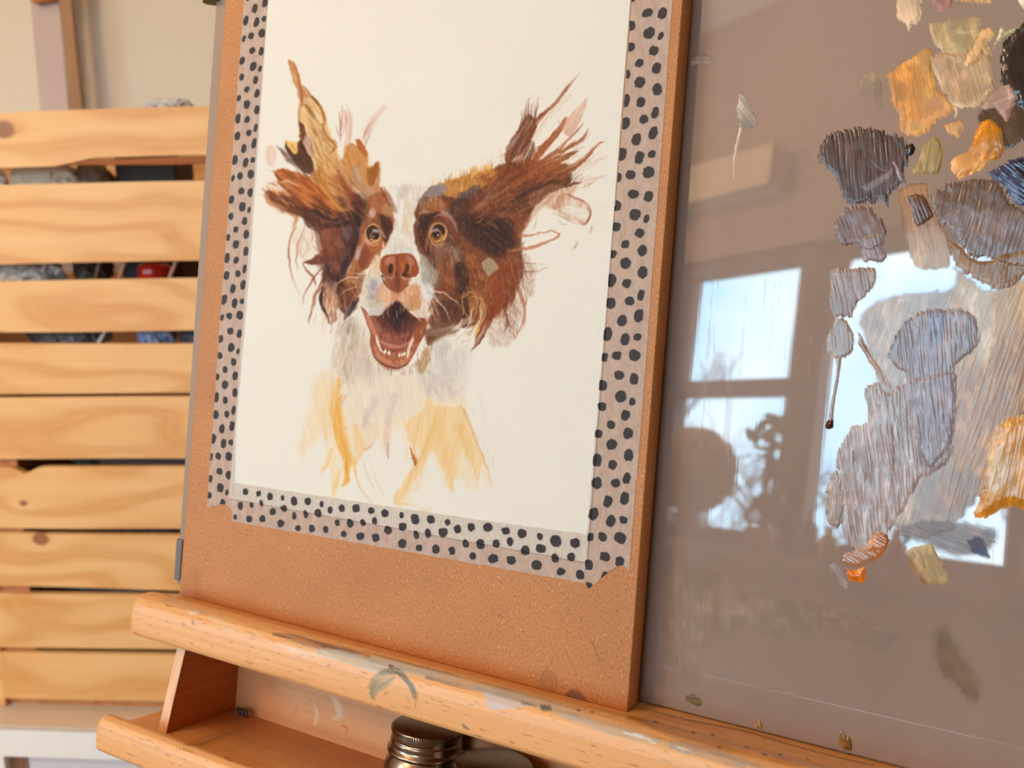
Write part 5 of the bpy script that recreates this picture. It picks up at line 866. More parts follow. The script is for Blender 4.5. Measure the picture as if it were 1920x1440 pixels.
blob('mauve mushroom-shaped smear', "1664,664 1672,640 1686,614 1706,594 1732,582 1756,578 1776,580 1800,576 1824,588 1838,612 1836,644 1820,664 1800,680 1792,694 1792,760 1786,826 1766,858 1744,880 1728,862 1716,820 1706,770 1698,716 1694,698 1678,690", (152, 138, 142), .3, (84, .12), 1, .24, 2, col2=(132, 118, 122), kw=.4,
     ops=many(Pt("1740,584 1770,586 1764,640 1744,640", (100, 110, 130), .6, 8, 4, ang=92), S("1778,586 1806,580 1828,592 1836,616 1830,644", [1, 2, 2, 2, 1], (206, 198, 190), .6, .2), S("1670,660 1686,620 1712,594", [.8, 1.2, .8], (90, 76, 84), .6, .2), Pt("1700,690 1790,680 1786,820 1740,872 1710,780", (150, 136, 142), .7, 10, 4, ang=84)))
blob('rust-orange end of the big smear', "1584,1036 1604,1030 1620,1022 1640,1000 1660,996 1668,1014 1660,1036 1644,1050 1628,1058 1612,1064 1590,1062 1578,1052", (176, 116, 70), .5, (30, .1), 1, .16, 2, ops=Pt("1580,1034 1610,1026 1640,1036 1620,1056 1590,1054", (182, 150, 130), .6, 5, 3))
blob('glossy orange bead at the foot of the big smear', "1586,1064 1604,1068 1622,1062 1624,1078 1620,1092 1604,1092 1590,1086", (200, 110, 34), 1.2, (10, .02), 1, .07, .8, edge=8, hf=.4)
blob('pale mauve smudge left of the orange bead', "1550,1058 1566,1052 1582,1070 1592,1096 1586,1108 1568,1092", (164, 144, 136), .06, (50, .05), .8, .35, 2, fade=5)
blob('beige brush dab with a brown left side', "1698,1032 1712,1024 1730,1020 1750,1020 1758,1036 1772,1062 1784,1090 1774,1098 1756,1096 1740,1098 1724,1092 1710,1070 1700,1050", (182, 156, 110), .35, (62, .1), 1, .38, 1.6, col2=(168, 140, 94), ops=many(Pt("1698,1040 1712,1050 1730,1080 1738,1098 1720,1092 1706,1066", (142, 90, 56), .85, 5, 2, ang=62), S("1720,1030 1728,1046 1734,1064", [.4, .8, 1.4], (96, 66, 40), .7)))
blob('big golden lump at the right edge', "1836,900 1842,866 1850,834 1864,802 1886,784 1910,778 1990,770 1990,950 1930,958 1900,952 1876,958 1852,972 1832,974 1824,960 1836,934", (204, 152, 86), .9, (100, .05), 1, .22, 3, edge=14,
     ops=many(Pt("1850,860 1880,840 1890,900 1870,940 1850,930", (220, 192, 150), .7, 10, 4, ang=110), Pt("1830,940 1880,930 1990,930 1990,960 1900,956 1850,970 1828,974", (206, 130, 34), .9, 8, 4), Pt("1830,880 1846,840 1856,860 1846,930 1834,936", (170, 112, 34), .8, 6, 3)))
blob('olive smudge just above the ledge', "1282,1302 1300,1300 1316,1312 1312,1326 1292,1322", (122, 106, 62), .1, (10, .05), .8, .4, 3, fade=5)
blob('crusty bit of paint on the glass foot', "1570,1382 1580,1366 1586,1376 1596,1384 1600,1404 1586,1408 1574,1400", (128, 96, 52), .9, (80, .12), 1, .2, 2)
blob('thin pale crust above the ledge', "1420,1346 1430,1352 1430,1366 1420,1368 1410,1362", (158, 128, 100), .5, (80, .1), .9, .25, 1.6, fade=3)
# ---------------------------------------------------------------- clip on the palette's edge
ck = empty('bulldog_clip', MP @ T((-.3143, .366, .001)), 'small black clip gripping the left edge of the palette, top of view', 'clip')
link('clip_body', bm_mesh('clip_body', prism(bmesh.new(), [(-.009, -.002), (-.002, -.008), (.004, -.0075), (.004, .004), (-.001, .006), (-.009, .001)], 0, .022, 'y')), plain('black_metal', (34, 28, 28), .35), ck)
link('clip_handle', bm_mesh('clip_handle', tube([(-.006, .004, 0), (-.016, .003, .002), (-.018, .011, .003), (-.016, .019, .002), (-.006, .018, 0)], .0009, 8)), plain('dark_steel', (80, 76, 74), .3, .9), ck)
gr = plain('grey_rubber', (112, 104, 100), .55)
link('corner_guard', bm_mesh('corner_guard', box_bm(GX0 - .0015, GX0 + .004, .003, .029, -.0065, .0012, .0008)), gr, gp, label='darker grey guard on the left edge of the glass')
# ================================================================ easel
eb = MB @ T((.03, -.02, 0))
ez = empty('studio_easel', MB, 'beech studio easel with a paint-stained ledge and an open tray', 'easel')
LX0, LX1 = -.292, .42
prof = [(-.05, 0), (-.02, 0), (.004, -.0001), (.009, .0004), (.014, .0028), (.019, .0052), (.0235, .0060), (.0275, .0052), (.0310, .0034), (.0330, .0008), (.0342, -.003), (.0344, -.008), (.0344, -.0125), (.0342, -.0150), (.0330, -.0168), (.0305, -.0176), (.0, -.0178), (-.05, -.0178)]
def rail_mesh(name, prof, x0, x1, step, cv, endr=.004, nsub=5):
    pr = np.array(prof + prof[:1]); pts_ = []
    for a_, b_ in zip(pr[:-1], pr[1:]):
        n_ = max(1, int(np.linalg.norm(b_ - a_) / .0007)) if (a_[0] >= -.0201 and a_[1] > prof[0][1] - .03) else 1
        for t in range(n_): pts_.append(a_ + (b_ - a_) * t / n_)
    pts_ = np.array(pts_); n_ = len(pts_); ce = pts_.mean(0)
    xs = [x0]; xs += [x0 + endr * (1 - math.cos(t)) for t in np.linspace(.25, math.pi / 2, 5)]; xs += list(np.arange(x0 + endr + step, min(x1, .20), step)) + [x1]
    xs = np.array(xs); sc = np.array([1 - (1 - math.sqrt(max(0, 1 - (1 - min(1, (x - x0) / endr)) ** 2))) * .10 for x in xs])
    P = np.empty((len(xs), n_ + 1, 3))
    for i_, x in enumerate(xs):
        q = ce + (pts_ - ce) * np.array([1 - (1 - sc[i_]) * 1.0, 1 - (1 - sc[i_]) * 1.6]); q = np.vstack([q, q[:1]]); P[i_, :, 0] = x; P[i_, :, 1] = q[:, 1]; P[i_, :, 2] = q[:, 0]
    px_, py_ = pix(P); S_ = stain_attr(cv, px_, py_)
    P_ = P[:, :-1].reshape(-1, 3); S2 = S_[:, :-1].reshape(-1, 4); I = np.arange(len(xs) * n_).reshape(len(xs), n_); J = np.roll(I, -1, 1)
    F = np.stack([I[:-1], J[:-1], J[1:], I[1:]], -1).reshape(-1, 4)
    me = mesh_np(name, P_, F, {'stain': S2}, smooth=True)
    bm = bmesh.new(); bm.from_mesh(me); bm.verts.ensure_lookup_table()
    bm.faces.new([bm.verts[k] for k in I[0]]); bm.faces.new([bm.verts[k] for k in I[-1][::-1]]); bmesh.ops.recalc_face_normals(bm, faces=bm.faces); bm.to_mesh(me); bm.free()
    return me
ls = Canvas(225, 1090, 1720, 1440, (235, 178, 112))
s = ls.stroke; p = ls.patch
p("250,1108 300,1116 340,1116 460,1152 700,1218 1180,1340 1200,1318 1700,1440 1700,1480 1500,1470 1300,1415 1000,1325 700,1240 480,1180 340,1140 260,1122", (196, 128, 66), .55, 5, 4, ang=14, br=.4)
s("300,1126 330,1132 380,1148 430,1164", [4, 7, 5, 2], (206, 156, 122), .7, .4); s("352,1146 362,1150 372,1148", [2, 4, 2], (238, 222, 216), .9, .3); s("360,1160 362,1168 366,1174", [2, 3, 1], (128, 104, 84), .8, .4)  # the small white mark is a glint painted among the stains
s("392,1158 410,1166 440,1180 470,1192", [4, 8, 7, 3], (240, 206, 172), .7, .5, .9); s("312,1135 326,1138", [1.5, 1], (150, 84, 50), .8)
s("475,1184 500,1200 516,1212", [3, 4, 2], (242, 206, 170), .7, .4); s("474,1186 468,1220 460,1250", [.8, .7, .5], (190, 110, 50), .7, .2)
s("512,1188 540,1194 580,1206 620,1216 660,1226 700,1234", [3, 7, 8, 8, 7, 3], (104, 72, 62), .9, .45)
s("520,1206 560,1218 600,1226 640,1236", [4, 9, 8, 4], (240, 218, 202), .75, .5, .9); s("545,1220 548,1236", [2, 1], (240, 205, 180), .6)
s("600,1222 640,1230 700,1248 760,1264", [6, 11, 12, 6], (196, 188, 180), .92, .35); s("700,1238 780,1258 850,1276 920,1298", [8, 11, 11, 7], (190, 180, 170), .92, .35)
s("800,1270 850,1284 900,1298", [3, 5, 3], (120, 92, 78), .7, .6); s("730,1248 736,1250", [2, 2], (60, 48, 40), .8)
p("906,1296 930,1298 960,1310 990,1322 970,1328 940,1330 916,1326", (196, 192, 202), .95, 2, 2, ang=10); s("900,1288 960,1304 1040,1326 1100,1344", [8, 10, 9, 6], (184, 170, 156), .9, .35); s("980,1318 1004,1324", [3, 2], (120, 96, 80), .7, .5)
p("1012,1322 1030,1322 1034,1332 1016,1332", (78, 74, 70), .85, 2, 1.4); s("1050,1340 1100,1356 1160,1372 1220,1390 1290,1412", [5, 10, 11, 9, 5], (190, 180, 172), .92, .4); s("1170,1374 1200,1380 1230,1394", [2, 3, 1.5], (236, 234, 232), .9, .2)
s("1260,1396 1330,1414 1400,1436 1470,1460", [8, 11, 11, 8], (176, 160, 152), .9, .4); s("1270,1400 1300,1412", [2, 1.4], (230, 220, 206), .9); s("1278,1404 1284,1420 1284,1430", [1, 2, .6], (214, 190, 160), .9, .2)
s("1180,1346 1260,1368 1340,1390 1440,1418 1540,1440", [5, 9, 10, 10, 8], (202, 128, 44), .85, .45, .9); s("1200,1352 1280,1384 1370,1408", [4, 8, 6], (170, 118, 90), .6, .5); s("1220,1340 1300,1358 1360,1376", [3, 5, 3], (206, 134, 60), .7, .4)
for x, y in ((1225, 1352), (1296, 1372), (1332, 1376), (1344, 1400), (1396, 1400), (1428, 1412), (1458, 1414), (1510, 1422), (1560, 1404), (1588, 1412), (1080, 1330), (1106, 1333)): s([(x, y), (x + 5, y + 2), (x + 10, y + 2)], [.8, 2, .8], (78, 54, 40), .85, .4)
s("1200,1328 1300,1352 1400,1372 1500,1402 1640,1436", [1.4, 2, 2, 2, 1.4], (120, 78, 40), .8, .4); s("640,1212 720,1232 900,1278 1100,1330", [1.4, 2, 2, 1.4], (150, 92, 46), .6, .4)
s("700,1302 698,1286 706,1272 722,1262 736,1256", [1.4, 7, 8, 8, 5], (150, 136, 104), .93, .35); s("716,1262 738,1258 750,1262 764,1276 776,1292 780,1306 779,1328", [5, 7, 6, 5, 4.6, 4, .6], (122, 114, 92), .93, .35); s("700,1310 700,1300 704,1290 716,1280 736,1270", [3, 8, 9, 8, 6], (152, 138, 108), .9, .3); s("745,1262 760,1274 772,1290 778,1306", [3, 5, 5, 4], (116, 106, 86), .9, .3); s("698,1296 714,1290 730,1280 738,1278", [2, 6, 4, 1], (164, 148, 112), .9, .3); s("722,1302 730,1296", [2, 1], (70, 58, 44), .9); s("760,1302 768,1316 774,1332", [1.4, 1.6, .6], (120, 100, 76), .6, .6)
s("866,1356 872,1364 880,1368", [1.4, 4, 1.4], (116, 92, 70), .92, .3); s("1232,1400 1228,1410", [.6, .6], (140, 80, 40), .6)
for x, y, l_ in ((1062, 1372, 24), (1080, 1380, 30), (1108, 1382, 34), (1040, 1366, 20)): s([(x, y), (x - 4, y + l_)], [1.4, 1], (206, 130, 70), .5, .3)
beech = wood('beech_stained', (244, 180, 118), (234, 164, 102), (5, 260, 260), fleck=.55, rough=.42, stain=True)
link('ledge', rail_mesh('ledge', prof, LX0, LX1, .0007, ls), beech, ez, label='paint-stained beech ledge with a rounded front lip')
# tray below the ledge
ts = Canvas(170, 1200, 1100, 1440, (220, 150, 85)); s = ts.stroke
for q in ("320,1410 345,1405 372,1416", "505,1378 520,1372 552,1376", "588,1400 620,1404 634,1396", "400,1395 420,1400", "470,1420 500,1412 520,1408", "540,1430 580,1436", "420,1418 440,1430", "636,1420 660,1424"): s(q, [1, 3, 1], (132, 82, 48), .75, .6)
s("345,1396 366,1394 384,1400", [2, 6, 2], (104, 82, 44), .7, .5); s("256,1384 280,1388 302,1393", [1, 2.4, 1], (170, 110, 72), .7, .6)
for q in ("500,1282 512,1290", "570,1302 584,1312", "556,1328 552,1340"): s(q, [2, 2], (190, 110, 50), .6)
s("588,1318 594,1336 592,1356", [1, 3, 5], (232, 214, 202), .8, .3); s("618,1302 632,1320 638,1344 622,1350", [1, 7, 8, 3], (226, 204, 172), .85, .35); s("638,1360 650,1366 648,1380", [1, 3, 1], (190, 112, 40), .85); s("610,1360 640,1380", [4, 5], (222, 180, 160), .5, .5)
TX0, TX1 = -.290, .40; FY = -.0666
tprof = [(-.030, FY), (.030, FY), (.034, FY + .0002), (.038, FY + .0018), (.042, FY + .0058), (.0450, FY + .0078), (.0480, FY + .0080), (.0510, FY + .0066), (.0526, FY + .0040), (.0531, FY), (.0531, FY - .006), (.0529, FY - .0092), (.0515, FY - .0106), (.048, FY - .0110), (-.030, FY - .0110)]
link('tray_floor', rail_mesh('tray_floor', tprof, TX0, TX1, .0012, ts), beech, ez, label='tray floor with a rounded front lip')
bm = bmesh.new(); 
sidep = [(-.020, -.0176), (.0205, -.0176), (.0305, FY - .0001), (-.020, FY - .0001)]
bw = wood('beech_side_shaded', (206, 112, 36), (188, 96, 26), (60, 260, 5), rough=.4)  # deeper orange: the shade inside the tray is put into the colour
def side(x):
    bm = bmesh.new(); e_ = .0008
    prism(bm, [(-.0179, .0205 + .0), (-.0179, .0213), (FY + .0001, .0313), (FY + .0001, .0305)], x, x + .0065); link('front_edge', bm_mesh('front_edge', bm), wood('beech_edge', (244, 190, 140), (226, 160, 110), (300, 30, 300), rough=.5), ez)
    bm = bmesh.new(); prism(bm, [(y, z) for z, y in sidep], x, x + .0065); bmesh.ops.bevel(bm, geom=bm.edges[:], offset=.0006, segments=2, affect='EDGES'); return bm_mesh('tray_side', bm)
link('tray_side', side(-.2645), bw, ez); link('tray_side', side(TX1 - .03), bw, ez)
Pb, Sb = slab_grid(-.264, .05, FY, -.0177, -.0199, .0008, ts); v, f, a = grid_np(Pb, None, Sb)
bm = bmesh.new(); me = mesh_np('b', v, f, {'stain': a}); 
link('tray_back', me, wood('beech_back', (226, 160, 108), (212, 144, 92), (5, 200, 200), rough=.5, stain=True), ez)
bm = box_bm(-.264, TX1 - .02, FY, -.0177, -.028, -.020)
link('tray_back', bm_mesh('tray_back', bm), wood('beech_back2', (226, 160, 108), (212, 144, 92), (5, 200, 200), rough=.5), ez)
# mast, lower beam and legs (behind and below the view)
bp_ = wood('beech_plain', (228, 168, 100), (210, 146, 80), (200, 5, 200), rough=.45)
link('mast', bm_mesh('mast', box_bm(.03, .08, -.60, .75, -.075, -.0505, .002)), bp_, ez)
for sx in (-.22, .33):
    link('leg', bm_mesh('leg', box_bm(sx, sx + .045, -.943, -.10, -.115, -.078, .002)), bp_, ez)
link('crossbar', bm_mesh('crossbar', box_bm(-.26, .42, -.16, -.11, -.0775, -.052, .002)), bp_, ez)
link('crossbar', bm_mesh('crossbar', box_bm(-.26, .42, -.62, -.57, -.0775, -.052, .002)), bp_, ez)
# ================================================================ metal jars standing in the tray
steel = plain('brushed_steel', (150, 130, 112), .24, 1.)
def jar(cx, cz, r, ytop, label, name='metal_jar'):
    M = MB @ T((cx, FY, cz)) @ Matrix.Rotation(-math.pi / 2, 4, 'X')     # jar z axis = board up
    e = empty(name, M, label, 'jar', 'steel jars in the easel tray')
    hgt = ytop - FY; hl = .0125; hb = hgt - hl
    link('jar_body', bm_mesh('jar_body', lathe([(0, 0), (r * 1.05, 0), (r * 1.12, .002), (r * 1.14, hb * .4), (r * 1.1, hb * .72), (r * .98, hb * .95), (r * .9, hb + .001), (r * .88, hb + .008)], 72), True), steel, e)
    link('lid', bm_mesh('lid', lathe([(r * .9, hb - .0004), (r * 1.055, hb - .0002), (r * 1.075, hb + .0006), (r * 1.06, hb + .0016), (r * 1.0, hb + .0022), (r * .985, hb + .004), (r * 1.0, hb + .0056), (r * .985, hb + .0064), (r * .97, hb + .0066), (r * .975, hb + .0072), (r * .985, hb + .0115), (r * .965, hb + .0123), (r * .94, hl + hb), (0, hl + hb)], 96), True), steel, e)
    bm = bmesh.new()
    for k in range(90):
        t = 2 * math.pi * k / 90; c_ = Vector((math.cos(t) * r * .985, math.sin(t) * r * .985, hb + .0108))
        bmesh.ops.create_cube(bm, size=1, matrix=T(c_) @ Matrix.Rotation(t, 4, 'Z') @ Matrix.Diagonal((.0005, .0007, .0018, 1)))
    link('knurling', bm_mesh('knurling', bm), steel, e, label='fine knurled rim')
    return e
J1 = hit(803., 1359., O + U * -.034, U) - O; J2 = hit(925., 1430., O + U * -.0385, U) - O
jar(float(J1 @ R), float(J1 @ N), .0186, -.034, 'steel screw-top jar in the tray, its side and ridged lid visible')
jar(float(J2 @ R), float(J2 @ N), .0192, -.0385, 'steel jar in the tray, only the dark top of its lid visible')
# a curl of dried paint in the tray corner
bm = bmesh.new(); 
for k in range(3): tube([(-.2505 + .003 * k, FY + .002, -.0155 + .001 * k), (-.249 + .003 * k, FY + .0045, -.013), (-.2465 + .003 * k, FY + .0015, -.0125)], [.0006, .0014, .0005], 7, bm)
link('paint_curl', bm_mesh('paint_curl', bm, True), plain('dark_paint_crumb', (70, 56, 50), .4), M=MB, label='dark crumpled curl of dried paint in the left corner of the tray', cat='paint scrap')
# ================================================================ crates, cabinet, wall: all in room coordinates
def rp(px, py, G0): # pixel -> room coords on the plane y = G0
    c = hit(np.float64(px), np.float64(py), G * G0, G); return room(c)
CG = 1.1335
def W_(w): return w + CAMH
pine = [wood('pine_%d' % k, (255, 208, 142), (252, 194, 124), (4, 50, 60), rings=1., rough=.55, seed=3.1 * k + 1.3, ringscale=rs, knots=kn) for k, (rs, kn) in enumerate([
    (5, ((-.072, .333, .011),)), (9, ()), (8, ()), (8, ()), (6, ()), (7, ((-.205, .289, .004),)), (8, ((-.186, .240, .009),)), (10, ()), (5, ()), (6, ())])]
post_m = wood('pine_post', (222, 150, 92), (196, 120, 64), (60, 60, 6), rough=.6, seed=5.)
def slat(name, parent, x0, x1, z0, z1, y, m, org, wane=None, th=.010, dz=0.):
    bm = bmesh.new(); n = 60; rngs = random.Random(int(z0 * 1e5)); ph = rngs.random() * 6
    top = []; bot = []
    for k in range(n + 1):
        x = x0 + (x1 - x0) * k / n; t = k / n
        zt = z1 + .0012 * math.sin(t * 5 + ph) + dz * t; zb = z0 + .0012 * math.sin(t * 7 + ph * 2) + dz * t
        if wane: zt, zb = wane(x, zt, zb)
        top.append((x, zt)); bot.append((x, zb))
    pr = top + bot[::-1]; ox, oy, oz = org
    prism(bm, [(a - ox, b - oz) for a, b in pr], y - oy, y + th - oy, 'y')
    me = bm_mesh(name, bm); link(name, me, m, parent)
def crate(name, x0, x1, z0, z1, slats, label, mats, wanes, px=.045):
    y0 = CG; y1 = CG + .30; org = ((x0 + x1) / 2, (y0 + y1) / 2, z0)
    e = empty(name, T(org), label, 'crate', 'stacked wooden crates'); ox, oy, oz = org
    for k, (b, t) in enumerate(slats):
        slat('slat', e, x0, x1, W_(b), W_(t), y0, mats[k], org, wanes.get(k))
        link('back_slat', bm_mesh('back_slat', box_bm(x0 - ox, x1 - ox, y1 - .01 - oy, y1 - oy, W_(b) - .003 - oz, W_(t) - .001 - oz, .001)), pine[3], e)
    if 3 in wanes and wanes[3] is w_up:
        bm = bmesh.new(); b = slats[3][0]; prism(bm, [(x_ - ox, W_(b) + z_ - oz) for x_, z_ in ((-.665, .0012), (-.62, .006), (-.50, .008), (x1 - .03, .008), (x1 - .03, .0), (-.52, -.0012), (-.60, .0002))], y0 + .0015 - oy, y0 + .0085 - oy, 'y'); link('bark_edge', bm_mesh('bark_edge', bm), BARK, e, label='brown bark left along the lower edge')
    for xa in (x0, x1 - px):
        for ya in (y0 + .0102, y1 - .040): link('post', bm_mesh('post', box_bm(xa - ox, xa + px - ox, ya - oy, ya + .0295 - oy, 0.001, z1 - z0 - .002, .001)), post_m, e)
    for xa in (x0 + .0005, x1 - .0105):
        link('side_panel', bm_mesh('side_panel', box_bm(xa - ox - (.0105 if xa < 0 and xa < x0 + .01 else -.0105), xa + .010 - ox - (.0105 if xa < x0 + .01 else -.0105), y0 + .0 - oy, y1 - oy, 0.001, z1 - z0 - .004, .001)), pine[2], e)
    link('base', bm_mesh('base', box_bm(x0 - ox, x1 - ox, y0 + .011 - oy, y1 - .012 - oy, .0, .008, 0)), post_m, e)
    return e
def w_up(x, zt, zb):  # bark edge under the top slat's right half
    t = min(1, max(0, (x + .66) / .05)) * (1 - .25 * min(1, max(0, (x + .50) / .1))); return zt, zb + .0085 * t
BARK = plain('bark_edge', (168, 96, 44), .8)
def w_notch(x, zt, zb):
    return zt - .009 * math.exp(-((x + .738) / .012) ** 2), zb
zc = W_(-.1962)
crate('wooden_crate', -1.00, -.30, zc, W_(.157), [(-.1935, -.1292), (-.1135, -.0490), (-.0275, .0695), (.0920, .1575)], 'upper slatted pine crate, its top slat edged with bark', [pine[3], pine[2], pine[1], pine[0]], {3: w_up})
crate('wooden_crate', -.800, -.28, W_(-.6300), zc - .001, [(-.6165, -.5500), (-.5420, -.4665), (-.4570, -.3815), (-.3740, -.2910), (-.2800, -.1992)], 'lower slatted pine crate standing on the white cabinet', [pine[8], pine[7], pine[6], pine[5], pine[4]], {3: w_notch})
# ---------------------------------------------------------------- things inside the crates
def foil(name, col, rough, metal, trans=0.):
    def b(nt, bs, nd, L, out):
        bs.inputs['Base Color'].default_value = lc(col); bs.inputs['Roughness'].default_value = rough; bs.inputs['Metallic'].default_value = metal; bs.inputs['Transmission Weight'].default_value = trans
        n = nd('TexNoise', _Scale=45., _Detail=4., _Roughness=.7); t = nd('TexCoord'); L(t.outputs['Object'], n.inputs[0]); bp = nd('Bump', _Strength=1., _Distance=.012); L(n.outputs[0], bp.inputs['Height']); L(bp.outputs[0], bs.inputs['Normal'])
    return mat(name, b)
def bag(x0, x1, z0, z1, y, m, label, seed=0, cat='bag', name='plastic_bag', dy=.05):
    bm = bmesh.new(); bmesh.ops.create_icosphere(bm, subdivisions=5, radius=1); cx, cz = (x0 + x1) / 2, (z0 + z1) / 2
    for v in bm.verts:
        c = v.co; n = float(fbm(np.array(c.x * 2.2 + seed + c.z * 1.3), np.array(c.y * 2.2 + c.z * 2), 7, 4)) - .5; r = float(abs(noise(np.array(c.x * 5 + seed), np.array(c.z * 5 + c.y * 4), 9) - .5))
        sc = 1 + .5 * n - .35 * r; sx = math.copysign(abs(c.x) ** .8, c.x); v.co = Vector((sx * sc * (x1 - x0) / 2, c.y * sc * dy / 2, c.z * sc * (z1 - z0) / 2))
    link(name, bm_mesh(name, bm, False), m, M=T((cx, y + dy / 2, cz)), label=label, cat=cat)
def X_(px, g=CG + .06): return float(rp(px, 720, g)[0])
F_ = CG + .020
white = foil('clear_plastic', (226, 220, 212), .25, .0); silver = foil('crumpled_silver', (190, 182, 176), .25, .5); blue = foil('blue_plastic', (156, 172, 216), .3, 0.)
bag(X_(-60), X_(66), W_(.035), W_(.10), F_, foil('white_fluff', (255, 252, 246), .7, 0.), 'fluffy white packing in the top gap of the upper crate', 1, 'packing', 'packing_wad')
bag(X_(60), X_(190), W_(.03), W_(.105), F_ + .01, plain('beige_cloth', (206, 190, 168), .8), 'beige cloth bundle in the top gap of the upper crate', 2, 'cloth', 'cloth_bundle')
bag(X_(150), X_(232), W_(.03), W_(.10), F_ + .03, foil('brown_plastic', (130, 106, 92), .25, 0.), 'brown plastic bag in the top gap of the upper crate', 3)
link('black_box', bm_mesh('black_box', box_bm(0, .085, 0, .06, 0, .165, .004)), plain('black_card', (48, 40, 42), .6), M=T((X_(225), F_ + .07, W_(-.055))), label='dark box seen through the top gap of the upper crate', cat='box')
bag(X_(-40), X_(160), W_(-.075), W_(-.005), F_, silver, 'crumpled silvery bag in the second gap of the upper crate', 4)
bag(X_(150), X_(215), W_(-.07), W_(-.012), F_ + .03, foil('dark_plastic', (84, 72, 60), .3, 0.), 'dark plastic bag beside the silvery one', 5)
bm = lathe([(0, 0), (.019, 0), (.021, .004), (.021, .016), (.017, .022), (0, .024)], 40)
link('red_cap', bm_mesh('red_cap', bm, True), plain('red_gloss', (190, 36, 24), .2), M=T((X_(312), F_ + .03, W_(-.052))), label='glossy red bottle cap in the second gap of the upper crate', cat='cap')
for k, (xa, za, xb, zb, g, c_) in enumerate([(212, -.06, 232, -.02, .03, (120, 92, 50)), (262, -.056, 285, -.02, .02, (190, 140, 110)), (350, -.06, 378, -.016, .02, (200, 150, 120)), (216, -.142, 250, -.105, .012, (206, 196, 184))]):
    d_ = Vector((X_(xb) - X_(xa), 0, zb - za)).normalized(); a0 = Vector((X_(xa), F_ - .02 + g, W_(za)))
    link('paint_brush', bm_mesh('paint_brush', tube([a0 - d_ * .05, a0 + d_ * .09], [.0018, .0028], 10), True), plain('brush_handle_%d' % k, c_, .3), M=None, label=['brown brush handle, leftmost in the second crate gap', 'tan brush handle between the brown one and the red cap', 'pale brush handle right of the red cap', 'silvery-white brush handle in the third crate gap'][k], cat='brush')
bag(X_(70), X_(225), W_(-.15), W_(-.095), F_ + .01, foil('grey_crumple', (130, 122, 120), .25, .5), 'grey crumpled bag in the third gap of the upper crate', 6)
bag(X_(282), X_(345), W_(-.155), W_(-.09), F_, blue, 'pale blue plastic bag in the third gap of the upper crate', 7)
bag(X_(340), X_(400), W_(-.155), W_(-.09), F_ + .02, foil('violet_grey', (116, 108, 130), .3, 0.), 'violet-grey plastic bag right of the pale blue one', 8)
bag(X_(110), X_(205), W_(-.315), W_(-.27), F_ + .03, foil('smoke_plastic', (92, 84, 84), .3, .2), 'smoky plastic bag in the top gap of the lower crate', 9)
link('brown_folder', bm_mesh('brown_folder', box_bm(0, .20, 0, .03, 0, .10, .003)), plain('brown_card', (112, 88, 74), .6), M=T((X_(180), F_ + .03, W_(-.36))), label='brown card folder in the top gap of the lower crate', cat='folder')
bag(X_(120), X_(340), W_(-.405), W_(-.355), F_ + .016, foil('slate_plastic', (86, 80, 98), .3, .1), 'slate-coloured bag in the second gap of the lower crate', 10)
bag(X_(66), X_(350), W_(-.488), W_(-.44), F_ + .014, foil('blue_silver', (176, 194, 208), .2, .4), 'blue-silver crinkled bag in the third gap of the lower crate', 11)
bag(X_(74), X_(120), W_(-.56), W_(-.53), F_ + .002, white, 'scrap of white plastic in the fourth gap of the lower crate', 12)
bag(X_(316), X_(400), W_(.150), W_(.178), CG + .03, white, 'clear crinkled plastic poking over the top of the upper crate', 13)
# ---------------------------------------------------------------- white cabinet
cz = W_(-.6302); CX0, CX1 = -1.15, -.20; CF = 1.085
cab = empty('cabinet', T((-.68, 1.3, 0)), 'white cabinet with mitred door frames supporting the two crates', 'cabinet')
wh = plain('white_paint', (.90, .92, .91, 1.), .5); ox, oy = -.68, 1.3
link('top', bm_mesh('top', box_bm(CX0 - ox, CX1 - ox, CF - oy, 1.62 - oy, cz - .006, cz, .001)), plain('cabinet_top', (226, 206, 184), .5), cab, label='beige top board')
link('carcass', bm_mesh('carcass', box_bm(CX0 - ox, CX1 - ox, CF + .020 - oy, 1.62 - oy, .0, cz - .0062, .001)), wh, cab)
def door(x0, x1, zb):
    d = link('door', None, None, cab); y0, y1 = CF - oy, CF + .0195 - oy; zt = cz - .0065; fw = .038; xa, xb = x0 - ox, x1 - ox
    o_ = [(xa, zt), (xb, zt), (xb, zb), (xa, zb)]; i_ = [(xa + fw, zt - fw), (xb - fw, zt - fw), (xb - fw, zb + fw), (xa + fw, zb + fw)]
    for k in range(4):
        bm = bmesh.new(); g = .0004
        prism(bm, [o_[k], o_[(k + 1) % 4], i_[(k + 1) % 4], i_[k]], y0, y1, 'y'); bmesh.ops.bevel(bm, geom=bm.edges[:], offset=.0007, segments=2, affect='EDGES')
        link('door_rail' if k % 2 == 0 else 'door_stile', bm_mesh('r', bm), wh, d)
    link('door_panel', bm_mesh('door_panel', box_bm(xa + fw, xb - fw, y1 - .006, y1 - .001, zb + fw, zt - fw)), plain('door_panel_white', (236, 236, 242), .4), d)
    st_ = bmesh.new()
    for q in range(4): box_bm(xa + fw + .001 + q * .0062, xa + fw + .0062 + q * .0062, y1 - .0085, y1 - .0061, zb + fw, zt - fw, .0006, 1, st_)
    link('beading', bm_mesh('beading', st_), plain('brown_beading', (156, 118, 94), .5), d, label='ribbed brown strip')
xm = float(rp(6, 1412, CF)[0])
door(xm - .038, xm - .038 + .46, .05); door(xm - .038 - .465, xm - .041, .05)
